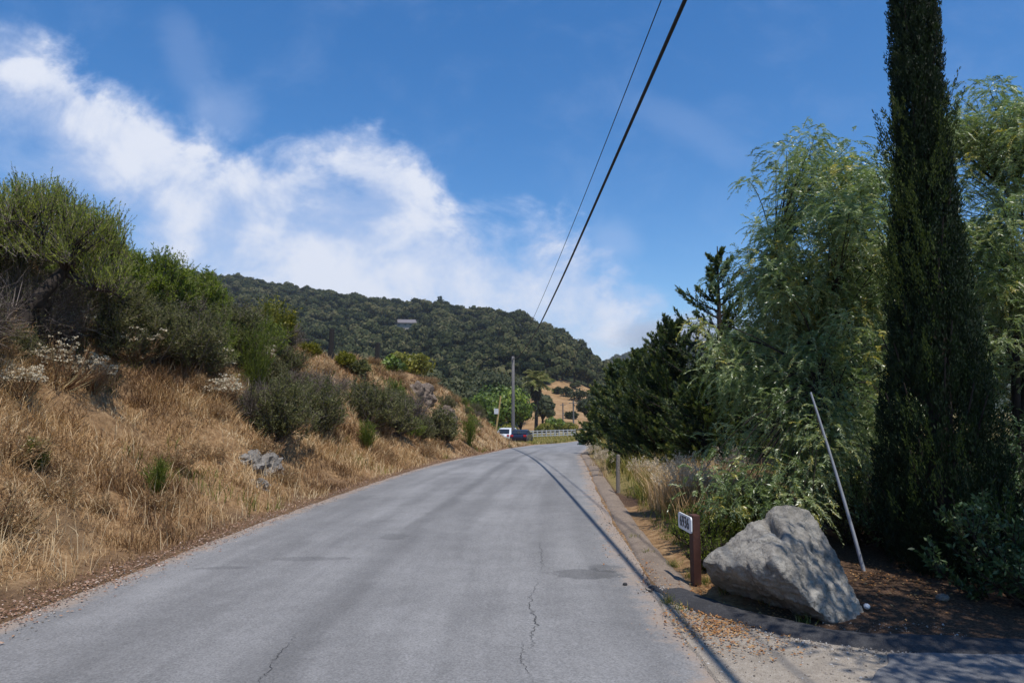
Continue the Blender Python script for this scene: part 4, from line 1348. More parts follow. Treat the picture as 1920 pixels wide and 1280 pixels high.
# pepper trees: limbs, and hanging fronds of narrow leaflets
def pepper(name, label, ells, Yc, foot_px, n_clump, n_frond, seed, trunk_r=.12, leaflet=(.044, .0105)):
    r = np.random.default_rng(seed)
    fx = (foot_px - 960) / F * Yc
    p0 = np.array([fx, Yc, float(gh(fx, Yc))])
    t = thing(name, label, 'tree', p0)
    C, W_ = [], []
    ar = np.array([e[2] * e[3] * e[5] for e in ells], float); ar /= ar.sum()
    for i in range(n_clump // 6):
        e = ells[r.choice(len(ells), p=ar)]
        d = rdir(1, r)[0] * (r.random() ** .36)
        c = at(e[0] + d[0] * e[2], e[1] + d[2] * e[3], Yc + e[4] + d[1] * e[5])
        for q in range(6):
            C.append(c + r.normal(0, .24, 3) * np.array([1, 1, .8]))
    C = np.array(C); C = C[C[:, 2] > .35]
    fork = p0 + np.array([0, 0, 1.2])
    tk = Geo()
    tubes(tk, bez(np.array([0, 0, -.2]), np.array([.15, 0, .6]), fork - p0, 8), np.linspace(trunk_r * 1.3, trunk_r, 8), 9, .5)
    # main limbs: cluster the clumps by direction
    nlimb = 7
    lim_end = C[r.choice(len(C), nlimb, replace=False)]
    lim_end = C.mean(0) + (lim_end - C.mean(0)) * .68
    lim_end[:, 2] = np.maximum(lim_end[:, 2] - .5, 1.9)
    limbs = bez(np.repeat(fork[None], nlimb, 0), (fork + lim_end) / 2 + np.array([0, 0, .5]) + r.normal(0, .2, (nlimb, 3)), lim_end, 10)
    tubes(tk, limbs - p0, np.linspace(trunk_r * .4, .006, 10)[None] * np.ones((nlimb, 1)), 7, .5)
    lp = limbs[:, 2:].reshape(-1, 3)
    dd = np.linalg.norm(C[:, None] - lp[None] - np.array([0, 0, .3]), axis=2)
    st = lp[np.argmin(dd, 1)]
    br = bez(st, (st + C) / 2 + np.array([0, 0, .28]) + r.normal(0, .1, C.shape), C, 7)
    tubes(tk, br - p0, np.linspace(.010, .003, 7)[None] * np.ones((len(C), 1)), 4, .4)
    tk.obj('trunk', M['bark_dark'], t, True)
    # fronds
    fo = Geo()
    nf = len(C) * n_frond
    k = np.repeat(np.arange(len(C)), n_frond)
    cr = r.uniform(.14, .30, len(C))
    d0 = rdir(nf, r)
    S = C[k] + d0 * cr[k][:, None] * (r.random(nf) ** .5)[:, None]
    al = r.random(nf) < .35
    S = np.where(al[:, None], br[k, r.integers(2, 7, nf)] + d0 * .12, S)
    out = unit(d0 * np.array([1, 1, .3]) + r.normal(0, .25, (nf, 3)) + np.array([-.15, -.2, 0]))
    ln = r.uniform(.14, .34, nf)
    # arch outwards then hang
    P1 = S + out * (ln * .4)[:, None] + np.array([0, 0, .05]) * ln[:, None]
    P2 = S + out * (ln * r.uniform(.5, .95, nf))[:, None] - np.array([0, 0, 1.0]) * (ln * r.uniform(-.05, .85, nf))[:, None]
    NL = 24
    tp = np.tile(np.linspace(.05, 1, NL), nf); kk = np.repeat(np.arange(nf), NL)
    a_, b_, c_ = ((1 - tp) ** 2)[:, None], (2 * tp * (1 - tp))[:, None], (tp ** 2)[:, None]
    P = S[kk] * a_ + P1[kk] * b_ + P2[kk] * c_
    T = unit((P1 - S)[kk] * (1 - tp)[:, None] + (P2 - P1)[kk] * tp[:, None])
    sd = unit(np.cross(T, np.array([0, 0, 1.0]) + rdir(nf, r)[kk] * .35)) * np.where(np.tile(np.arange(NL), nf) % 2 == 0, 1, -1)[:, None]
    D = unit(T * .75 + sd * .8 - np.array([0, 0, .12]) + rdir(len(P), r) * .3)
    cl_t = r.normal(0, .16, len(C)); fr_t = r.normal(0, .12, nf)
    # a few clumps carry yellowing flower sprays
    yel = (r.random(len(C)) < .14) * .5
    tint = np.clip(.42 + cl_t[k][kk] + yel[k][kk] * (r.random(nf)[kk] < .5) + fr_t[kk] + r.normal(0, .09, len(P)), 0, 1)
    leaves(fo, P - p0, D, leaflet[0] * r.uniform(.7, 1.3, len(P)), leaflet[1] * r.uniform(.8, 1.3, len(P)), tint, r=r)
    tubes(fo, np.stack([S, (S + 2 * P1 + P2) / 4, P2], 1) - p0, np.array([.003, .0025, .0012])[None] * np.ones((nf, 1)), 3, .45)
    fo.obj('foliage', M['pepper'], t)
    return t


pepper('pepper_tree', 'feathery silver green weeping tree left of the tall dark cypress',
       [(1590, 335, 90, 75, .3, 1.0), (1540, 400, 90, 95, 0, 1.0), (1480, 520, 85, 80, .1, 1.0), (1590, 560, 100, 120, .4, 1.1), (1400, 650, 62, 62, .2, .6), (1450, 690, 90, 90, .0, 1.0),
        (1560, 760, 110, 130, .3, 1.1), (1465, 850, 72, 110, -.3, .8), (1570, 920, 80, 110, -.2, .8), (1440, 940, 40, 50, -.5, .5), (1660, 700, 60, 300, .8, .8), (1600, 400, 70, 120, -1.2, .8), (1350, 645, 36, 40, .3, .5), (1410, 780, 40, 120, .0, .6), (1520, 720, 90, 110, -1.0, .45), (1490, 880, 95, 105, -1.1, .4), (1590, 960, 60, 80, -1.0, .3), (1640, 330, 60, 90, .4, .7), (1650, 520, 60, 130, .5, .7), (1480, 330, 40, 50, .2, .5)],
       9.2, 1590, 600, 26, 501)
pepper('pepper_tree', 'feathery green weeping tree right of the cypress, cut by the photo edge',
       [(1850, 220, 90, 75, 0, 1.0), (1800, 300, 40, 90, .2, .7), (1815, 480, 40, 120, .3, .8), (1900, 300, 100, 110, .2, 1.1), (1860, 430, 85, 100, 0, 1.0), (1950, 560, 130, 140, .4, 1.2), (1880, 640, 80, 130, -.1, 1.0), (1930, 830, 110, 130, 0, 1.1), (2060, 400, 120, 250, .5, 1.2)],
       9.8, 1900, 440, 24, 502)


t = thing('shade_tree', 'overhanging leafy tree standing just beyond the right edge of the photo', 'tree', (5.9, 2.6, 0))
cm, tm = tree_meshes(690, 2.45, 1.4, 7.2, 46, 12500, .12, .05, M['oak'], M['bark_dark'], .14, 'shade_tree', 16)
link('crown', cm, t); link('trunk', tm, t)


# Monterey-cypress like conifers: ascending arms set with dense short sprays
def conifer(name, label, u, Yc, H, R, n_br, seed, elev=40, m=13, lf=(.085, .026), shape=.8, fill=26, hue=0.0, first=.04, plume=.35, arms=False):
    r = np.random.default_rng(seed)
    x = (u - 960) / F * Yc
    p0 = np.array([x, Yc, float(gh(x, Yc))])
    t = thing(name, label, 'tree', p0, 0)
    tk = Geo(); fo = Geo()
    tubes(tk, np.array([[0, 0, -.3], [.03, 0, H * .3], [.0, .02, H * .7], [0, 0, H * .99]]), np.array([.05 * R + .07, .04 * R + .05, .05, .012]), 8, .5)
    tb = first + (1 - first) * (np.arange(n_br) + r.random(n_br)) / n_br
    az = np.arange(n_br) * 2.39996 + r.normal(0, .35, n_br)
    ln = R * (1.06 - tb) ** shape * r.uniform(.62, 1.18, n_br)
    el = np.radians(elev * (.55 + .75 * tb) + r.normal(0, 7, n_br))
    hd = np.stack([np.cos(az), np.sin(az), np.zeros(n_br)], 1)
    B0 = np.stack([np.zeros(n_br), np.zeros(n_br), tb * H * .93], 1)
    D = unit(hd * np.cos(el)[:, None] + np.array([0, 0, 1.0]) * np.sin(el)[:, None])
    B2 = B0 + D * ln[:, None]
    B1 = B0 + (hd * .62 + np.array([0, 0, .12])) * (ln * np.cos(el))[:, None] * .8
    B1 = B0 + D * (ln * .5)[:, None] - np.array([0, 0, .08 if arms else .13]) * ln[:, None]
    K = 8
    BR = bez(B0, B1, B2, K)
    tubes(tk, BR, np.linspace(.028, .006, K)[None] * (.5 + ln / R)[:, None], 4, .4)
    # branchlets
    nb = n_br * m
    k = np.repeat(np.arange(n_br), m); s = (.12 + .88 * np.tile((np.arange(m) + .5) / m, n_br)) + r.normal(0, .02, nb)
    s = np.clip(s, .05, 1)
    j = np.minimum((s * (K - 1)).astype(int), K - 2); fr = s * (K - 1) - j
    P = BR[k, j] * (1 - fr)[:, None] + BR[k, j + 1] * fr[:, None]
    T = unit(BR[k, j + 1] - BR[k, j])
    d = unit(T * .95 + rdir(nb, r) * .6 + np.array([0, 0, plume]))
    bl = ((.14 + .34 * (1 - s)) * ln[k] * r.uniform(.55, 1.15, nb) + .08) * (.55 if arms else .85)
    nl_ = nb * fill
    kk = np.repeat(np.arange(nb), fill); q = r.random(nl_)
    w = (.045 * (1 - q) + .008)[:, None] * (.55 if arms else .8)
    PP = P[kk] + d[kk] * (bl[kk] * q)[:, None] + rdir(nl_, r) * w
    bt = r.normal(0, .16, nb)
    tint = np.clip(.46 + hue + bt[kk] + .5 * (q - .5) + r.normal(0, .1, nl_), 0, 1)  # spray tips tinted lighter, for new growth and to look sunlit
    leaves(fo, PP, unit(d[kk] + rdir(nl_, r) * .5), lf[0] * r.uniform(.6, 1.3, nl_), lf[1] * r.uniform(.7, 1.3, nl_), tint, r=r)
    # sprays along the arm itself
    nl_ = n_br * 70
    kk = r.integers(0, n_br, nl_); s = .1 + .9 * r.random(nl_)
    j = np.minimum((s * (K - 1)).astype(int), K - 2); fr = s * (K - 1) - j
    PP = BR[kk, j] * (1 - fr)[:, None] + BR[kk, j + 1] * fr[:, None] + rdir(nl_, r) * .05
    T = unit(BR[kk, j + 1] - BR[kk, j])
    leaves(fo, PP, unit(T + rdir(nl_, r) * .6), lf[0], lf[1], np.clip(r.normal(.4 + hue, .18, nl_), 0, 1), r=r)
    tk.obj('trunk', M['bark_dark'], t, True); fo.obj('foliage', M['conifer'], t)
    return t


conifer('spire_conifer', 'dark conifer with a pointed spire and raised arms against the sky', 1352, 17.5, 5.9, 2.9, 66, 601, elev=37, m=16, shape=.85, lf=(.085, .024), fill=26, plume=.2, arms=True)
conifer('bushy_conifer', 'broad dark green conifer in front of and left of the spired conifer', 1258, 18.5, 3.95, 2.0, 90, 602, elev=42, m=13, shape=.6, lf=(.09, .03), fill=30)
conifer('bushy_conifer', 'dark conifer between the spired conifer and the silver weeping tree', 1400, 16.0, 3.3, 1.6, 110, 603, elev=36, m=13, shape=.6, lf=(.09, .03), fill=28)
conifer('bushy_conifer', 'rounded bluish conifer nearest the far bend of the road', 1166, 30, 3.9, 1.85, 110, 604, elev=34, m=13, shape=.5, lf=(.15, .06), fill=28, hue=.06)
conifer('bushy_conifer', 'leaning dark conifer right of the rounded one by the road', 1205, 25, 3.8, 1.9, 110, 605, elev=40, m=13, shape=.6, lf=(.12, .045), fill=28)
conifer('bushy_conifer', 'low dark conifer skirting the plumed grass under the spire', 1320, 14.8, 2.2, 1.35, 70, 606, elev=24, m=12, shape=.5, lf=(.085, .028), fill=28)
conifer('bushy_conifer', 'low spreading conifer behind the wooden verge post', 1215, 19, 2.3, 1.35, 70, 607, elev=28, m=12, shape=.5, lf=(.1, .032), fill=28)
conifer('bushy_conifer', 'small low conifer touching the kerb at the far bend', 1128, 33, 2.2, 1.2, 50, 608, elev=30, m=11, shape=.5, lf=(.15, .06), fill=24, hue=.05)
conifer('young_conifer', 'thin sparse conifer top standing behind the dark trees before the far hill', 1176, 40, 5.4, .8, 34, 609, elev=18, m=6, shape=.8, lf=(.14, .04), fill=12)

# dense trees behind the right-hand row
BT = [(1500, 17, 5.0, 2.2), (1620, 15, 5.2, 2.0), (1745, 13.5, 4.4, 1.7), (1830, 15, 6.2, 2.2), (1930, 16, 6.0, 2.4), (2050, 14, 6.0, 2.4), (1690, 20, 6.5, 2.6), (1420, 23, 4.8, 2.2), (1290, 27, 4.0, 2.0)]
labs = ['dark leafy tree behind the silver weeping tree', 'dense tree behind the leaning pale pipe', 'shaded tree directly behind the tall cypress', 'tall leafy tree behind the right weeping tree',
        'broad tree at the right photo edge', 'leafy tree beyond the right photo edge', 'tall tree far behind the cypress', 'dark tree behind the spired conifer', 'dark tree glimpsed behind the broad conifer']
for i, ((u_, Yv, H, R), lab) in enumerate(zip(BT, labs)):
    x = (u_ - 960) / F * Yv
    t = thing('leafy_tree', lab, 'tree', (x, Yv, float(gh(x, Yv))), 0)
    cm, tm = tree_meshes(620 + i, R, H * .46, H * .5, 42, 9000, .14, .06, M['oak'], M['bark_dark'], .12, 'leafy_tree')
    link('crown', cm, t); link('trunk', tm, t)

# leafy shrubs in the shade at the right
def leafy_shrub(name, label, u, Yv, R, H, n, L, W, mat, seed):
    x = (u - 960) / F * Yv
    t = thing(name, label, 'bush', (x, Yv, float(gh(x, Yv))))
    st, fo, tips = shrub(seed, R, H, 30, 520, n, L, W, up=.5, spread=1.45, tr=.012, tw=.26, base_from=.3, leaf_from=.1, leafdir=.6)
    st.obj('stems', M['bark_dark'], t); fo.obj('foliage', M[mat], t)


leafy_shrub('glossy_shrub', 'glossy dark leaved shrub with pale leaves at the bottom right corner', 1905, 6.05, .75, 1.05, 9000, .055, .026, 'glossy', 641)
leafy_shrub('glossy_shrub', 'shaded leafy shrub at the foot of the tall cypress', 1820, 6.9, .6, .8, 5000, .05, .024, 'glossy', 642)
leafy_shrub('verge_shrub', 'low green shrub behind the top of the boulder', 1400, 8.6, .55, .75, 5000, .06, .014, 'fennel', 643)
leafy_shrub('verge_shrub', 'green shrub tucked behind the number post', 1310, 8.2, .4, .5, 3000, .06, .012, 'fennel', 644)
leafy_shrub('verge_shrub', 'yellowish green weed clump between post and boulder', 1325, 7.2, .25, .35, 1500, .05, .010, 'fennel', 645)
leafy_shrub('shade_shrub', 'dark shrub in deep shade behind the boulder', 1600, 8.2, .8, 1.1, 6000, .05, .018, 'sage', 646)
leafy_shrub('shade_shrub', 'dark shrub left of the cypress foot behind the pipe', 1680, 7.8, .7, 1.2, 6000, .05, .018, 'glossy', 647)
leafy_shrub('shade_shrub', 'dark shrub in the shade right of the cypress foot', 1870, 7.8, .8, 1.5, 7000, .05, .02, 'glossy', 648)

# plume grass clumps on the right verge
def plume_grass(u, Yv, H, n, label, seed):
    r = np.random.default_rng(seed)
    x = (u - 960) / F * Yv
    t = thing('plume_grass', label, 'grass clump', (x, Yv, float(gh(x, Yv))))
    g = Geo(); pl = Geo()
    a = r.random(n) * 6.283; sp_ = r.uniform(.05, .45, n) * H
    tip = np.stack([np.cos(a) * sp_, np.sin(a) * sp_, H * r.uniform(.6, 1.0, n)], 1)
    S = bez(r.normal(0, .09, (n, 3)) * np.array([1, 1, 0]), tip * np.array([.35, .35, .65]), tip, 5)
    tubes(g, S, np.linspace(.004, .002, 5)[None] * np.ones((n, 1)), 3, r.uniform(.5, 1, n))
    m = 26; k = np.repeat(np.arange(n), m); s = r.random(n * m)
    P = S[k, 3] * (1 - s)[:, None] + S[k, 4] * s[:, None] + r.normal(0, .022, (n * m, 3))
    D = unit(unit(S[k, 4] - S[k, 3]) + rdir(n * m, r) * .6 - np.array([0, 0, .3]))
    leaves(pl, P, D, .05, .013, r.random(n * m), r=r)
    g.obj('stems', M['dry_grass'], t); pl.obj('plumes', M['plume'], t)


plume_grass(1275, 10.2, .95, 46, 'tallest pale plumed grass clump behind the number sign', 661)
plume_grass(1300, 10.8, .85, 34, 'pale plumed grass right of the tallest clump', 662)
plume_grass(1372, 11.5, .95, 22, 'pinkish plumed grass near the dark rail', 663)
plume_grass(1235, 12.0, .7, 30, 'short plumed grass left of the tallest clump', 664)
plume_grass(1195, 14.0, .6, 26, 'pale grass clump right of the verge post', 665)
plume_grass(1130, 17.5, .75, 26, 'plumed grass leaning by the kerb near the verge post', 666)
plume_grass(1112, 21, .7, 22, 'small plumed grass at the kerb towards the bend', 667)

# ------------------------------------------------------------------ boulder
def boulder():
    Y0 = 5.95
    s = Y0 / F
    c = at(1490, 1150, Y0); c[2] = 0
    L = lambda u, v, dy: (at(u, v, Y0 + dy) - c) if dy is not None else None
    pts = [L(1314, 1052, .12), L(1326, 1036, .2), L(1340, 1064, .0), L(1372, 1005, .38), L(1408, 1052, -.22), L(1455, 1056, -.40), L(1492, 1096, -.48), L(1535, 1150, -.46),
           L(1425, 962, .45), L(1450, 946, .5), L(1482, 940, .5), L(1515, 954, .5), L(1550, 1000, .42), L(1587, 1066, .25), L(1608, 1116, .05), L(1622, 1152, -.12), L(1602, 1167, -.25),
           L(1490, 975, .25), L(1450, 1005, .1), L(1562, 1170, -.38),
           L(1366, 1076, .42), L(1396, 1108, .48), L(1450, 1134, .34), L(1508, 1156, .06),
           np.array([-.25, .5, -.12]), np.array([.05, .25, -.14]), np.array([.25, -.1, -.15]), np.array([.6, -.1, -.12]), np.array([.6, .6, -.1]), np.array([-.4, .8, -.1]), np.array([0, 1.0, .3]), np.array([.3, .9, .3])]
    bm = bmesh.new()
    for p in pts: bm.verts.new(Vector(p))
    r = bmesh.ops.convex_hull(bm, input=bm.verts[:])
    bmesh.ops.delete(bm, geom=[g for g in r['geom_interior'] if isinstance(g, bmesh.types.BMVert)], context='VERTS')
    bmesh.ops.triangulate(bm, faces=bm.faces[:])
    me = bpy.data.meshes.new('boulder'); bm.to_mesh(me); bm.free()
    o = link('boulder', me); o.location = c
    me.materials.append(M['rock'])
    bv = o.modifiers.new('bevel', 'BEVEL'); bv.width = .06; bv.segments = 3; bv.limit_method = 'ANGLE'; bv.angle_limit = math.radians(14)
    rm = o.modifiers.new('remesh', 'REMESH'); rm.mode = 'VOXEL'; rm.voxel_size = .012; rm.use_smooth_shade = True
    sm = o.modifiers.new('smooth', 'SMOOTH'); sm.factor = .5; sm.iterations = 14
    dg = bpy.context.evaluated_depsgraph_get()
    me2 = bpy.data.meshes.new_from_object(o.evaluated_get(dg))
    o.modifiers.clear(); o.data = me2
    co = np.empty(len(me2.vertices) * 3); no = np.empty_like(co)
    me2.vertices.foreach_get('co', co); me2.vertices.foreach_get('normal', no)
    co = co.reshape(-1, 3); no = no.reshape(-1, 3)
    d = np.array([.026 * mnoise.fractal(Vector(p) * 2.1, .9, 2.1, 6) + .012 * mnoise.fractal(Vector(p) * 14, .6, 2.1, 4) + .022 * (mnoise.ridged_multi_fractal(Vector(p) * 5.0 + Vector((3, 1, 2)), 1.0, 2.1, 5, .9, 2.0) - 1) for p in co])
    notch = np.array(L(1447, 985, .18))
    dn = np.linalg.norm((co - notch) / np.array([.035, .3, .075]), axis=1)
    d = d - .10 * np.exp(-dn ** 2)
    co = co + no * d[:, None]
    me2.vertices.foreach_set('co', co.ravel())
    me2.polygons.foreach_set('use_smooth', np.ones(len(me2.polygons), bool)); me2.update()
    if not me2.materials: me2.materials.append(M['rock'])
    tag(o, 'big pointed grey boulder beside the driveway', 'boulder')


boulder()
x, y = gpx(1626, 1150); rock_obj('pebble', (x, y, .06), (.026, .026, .024), 2, M['pebble'], 'small white stone at the right foot of the boulder', amp=.15, cat='stone', sub=3)
x, y = gpx(1172, 1096); rock_obj('pebble', (x, y, float(road_z(x, y)) + .012), (.025, .02, .016), 4, M['dark_stone'], 'small dark stone lying on the asphalt', amp=.3, cat='stone', sub=3)
x, y = gpx(1768, 1135); rock_obj('pebble', (x, y, float(gh(x, y)) + .02), (.06, .05, .035), 9, M['outcrop'], 'grey stone in the shade under the cypress', amp=.3, cat='stone', sub=3)

# ------------------------------------------------------------------ house number sign
px, py = 1.775, 6.78
t = thing('number_sign', 'red brown post with a white house number plate beside the boulder', 'sign', (px, py, 0.0), math.radians(4))
g = Geo(); box(g, (0, 0, .31), (.075, .115, .72)); bevel(g.obj('post', M['redwood'], t), .006)
g = Geo()
cx, hw, hh, rad_ = .13, .20, .078, .03
ang = np.linspace(0, 2 * math.pi, 32, endpoint=False)
oy = np.sign(np.cos(ang)) * (hw - rad_) + rad_ * np.cos(ang); oz = np.sign(np.sin(ang)) * (hh - rad_) + rad_ * np.sin(ang)
front = np.stack([np.full(32, -.058), oy + cx, oz + .575], 1); back = front + np.array([.012, 0, 0])
bm = bmesh.new(); fv = [bm.verts.new(p) for p in front]; bv_ = [bm.verts.new(p) for p in back]
bm.faces.new(fv); bm.faces.new(bv_[::-1])
for i in range(32): bm.faces.new((fv[i], bv_[i], bv_[(i + 1) % 32], fv[(i + 1) % 32]))
bmesh.ops.recalc_face_normals(bm, faces=bm.faces[:])
me = bpy.data.meshes.new('plate'); bm.to_mesh(me); bm.free(); me.materials.append(M['plate'])
plate = link('plate', me, t)
cu = bpy.data.curves.new('numerals', 'FONT'); cu.body = '6936'; cu.size = .155; cu.align_x = 'CENTER'; cu.align_y = 'CENTER'; cu.extrude = .001; cu.offset = .0018
cu.materials.append(M['numeral'])
tmp = bpy.data.objects.new('tmp', cu)
nm_ = bpy.data.meshes.new_from_object(tmp); bpy.data.objects.remove(tmp)
if not nm_.materials: nm_.materials.append(M['numeral'])
to = link('numerals', nm_, plate)
to.location = (-.0605, cx, .575)
to.rotation_euler = (math.radians(90), 0, math.radians(-90))
to.scale = (.92, 1, 1)

# leaning pale pipe
b = np.array([3.52, 6.95, float(gh(3.52, 6.95)) - .15]); tp_ = at(1520, 735, 7.3)
g = Geo(); tubes(g, bez((0, 0, 0), (tp_ - b) * .5 + np.array([.03, 0, 0]), tp_ - b, 8), np.linspace(.020, .010, 8), 10, .5)
tag(g.obj('leaning_pipe', M['pipe'], None, True), 'thin pale pipe leaning left behind the boulder', 'pipe').location = b
# verge post and dark rail
Yv = 14.0; x = (1156 - 960) / F * Yv
g = Geo(); tubes(g, np.array([[0, 0, -.2], [0, 0, .45], [.01, 0, .76], [.01, 0, .77]]), np.array([.042, .042, .04, .01]), 8, .5)
tag(g.obj('verge_post', M['grey_wood']), 'short grey wooden post in the verge grass by the kerb', 'post').location = (x, Yv, float(gh(x, Yv)))
t = thing('wooden_rail', 'low dark rail half hidden by grass before the conifers', 'fence', (*at(1395, 858, 13)[:2], 0), -.1)
g = Geo(); box(g, (0, 0, .72), (1.0, .05, .10)); g.obj('rail', M['post_wood'], t)
for sx in (-.42, .42):
    g = Geo(); box(g, (sx, .055, .3), (.07, .055, .95)); g.obj('post', M['post_wood'], t)

# ------------------------------------------------------------------ poles and wires
PX, PY = 0.12, 75.0
ptop = at(962, 668, PY)[2]; pz = float(gh(PX, PY))
t = thing('utility_pole', 'tall grey utility pole beside the parked cars', 'utility pole', (PX, PY, pz))
g = Geo(); H = ptop - pz
tubes(g, np.array([[0, 0, -.5], [0, 0, H * .5], [0, 0, H], [0, 0, H + .02]]), np.array([.2, .175, .15, .02]), 12, .5); g.obj('post', M['pole_wood'], t, True)
g = Geo(); box(g, (0, -.17, H - .35), (.10, .10, .35)); bevel(g.obj('cable_bracket', M['pole_wood'], t), .02)
g = Geo(); tubes(g, np.array([[-.12, -.25, .2], [-.12, -.2, H * .45]]), np.array([.045, .045]), 8, .5); g.obj('conduit', M['pole_wood'], t, True)


def wire(rad, label, dnear, far_z):
    # from a pole behind the camera, overhead, down to the far pole top
    ys_ = np.linspace(-22, 75, 150)
    if dnear is None:
        yk = np.array([-22, 0, 10, 17.5, 26, 38, 52, 65, 75.0]); zk = np.array([10.6, 8.75, 8.0, 7.5, 6.93, 6.36, 6.2, 6.5, far_z])
        z = np.interp(ys_, yk, zk); k = np.hanning(21); k /= k.sum()
        zz = np.convolve(np.pad(z, 10, 'reflect', reflect_type='odd'), k, 'valid')
        P = np.stack([2.69 - .0398 * (ys_ - 10), ys_, zz], 1)
    else:
        A = at(1240, 0, dnear); B_ = np.array([PX, PY, far_z]); t_ = ((ys_ - dnear) / (PY - dnear))[:, None]
        P = A + (B_ - A) * t_
        P[:, 2] -= 2.6 * (t_[:, 0] * (1 - t_[:, 0])) * np.where(t_[:, 0] > 0, 1.0, .35)
    g = Geo(); tubes(g, P, np.full(len(P), rad), 8, .5)
    return tag(g.obj('power_cable', M['wire'], None, True), label, 'cable')


wire(.036, 'thicker black overhead cable crossing the sky to the far pole', None, ptop - .35)
wire(.014, 'thinner black overhead cable left of the thick one', 14.5, ptop - .2)

for u_, Yv, v0, v1, lab in ((1055, 150, 755, 800, 'small distant pole on the dry slope, the left one'), (1074.5, 118, 750, 815, 'distant pole right of the hedge by the bend')):
    z0 = float(gh((u_ - 960) / F * Yv, Yv)) if Yv < 140 else at(u_, v1, Yv)[2]
    p = np.array([(u_ - 960) / F * Yv, Yv, z0]); H = at(u_, v0, Yv)[2] - z0
    t = thing('utility_pole', lab, 'utility pole', p)
    g = Geo(); tubes(g, np.array([[0, 0, -1], [0, 0, H]]), np.array([.16, .12]), 8, .5); g.obj('post', M['pole_wood'], t, True)
    g = Geo(); box(g, (0, -.18, H - .5), (1.6 if u_ > 1060 else 1.2, .10, .12)); g.obj('crossarm', M['pole_wood'], t)

# sign on a leaning yellow post
Yv = 66; p = np.array([(926 - 960) / F * Yv, Yv, 0]); p[2] = float(gh(p[0], Yv))
t = thing('road_sign', 'small white sign on a leaning yellow post before the round green tree', 'sign', p)
top = at(939, 742, Yv) - p
g = Geo(); tubes(g, np.array([[0, 0, -.3], top]), np.array([.10, .08]), 8, .5); g.obj('post', M['yellow_wood'], t, True)
g = Geo(); c = at(930.5, 771, Yv - .15) - p
box(g, c, (.42, .03, .5), M=None); bevel(g.obj('panel', M['steel'], t), .01)

# ------------------------------------------------------------------ white fence
def fence(name, label, P0, P1, nposts, hgt, rails=3):
    t = thing(name, label, 'fence', (*P0, float(gh(*P0))))
    P0, P1 = np.array(P0), np.array(P1)
    z0 = float(gh(*P0)); pts = [P0 + (P1 - P0) * i / (nposts - 1) for i in range(nposts)]
    a = math.atan2(*(P1 - P0)[::-1]); Mz = rotz(a)
    for p in pts:
        g = Geo(); z = float(gh(*p)) - z0
        box(g, (*(p - P0), z + hgt / 2 - .1), (.14, .14, hgt + .2), M=Mz); g.obj('post', M['white_wood'], t)
    g = Geo()
    for p, q in zip(pts[:-1], pts[1:]):
        for k in range(rails):
            zc = hgt * (.3 + .3 * k)
            c = (p + q) / 2 - P0; z = (float(gh(*p)) + float(gh(*q))) / 2 - z0
            ln = np.hypot(*(q - p)) - .15
            box(g, (*c, z + zc), (ln, .05, .11), M=Mz)
    g.obj('rails', M['white_wood'], t)


fence('white_fence', 'long white rail fence below the yellow green hedge', (1.6, 96), (9.6, 104), 13, 1.15)
fence('white_fence', 'short white rail fence left of the parked cars', (-3.0, 73), (-0.9, 80), 4, 1.1)


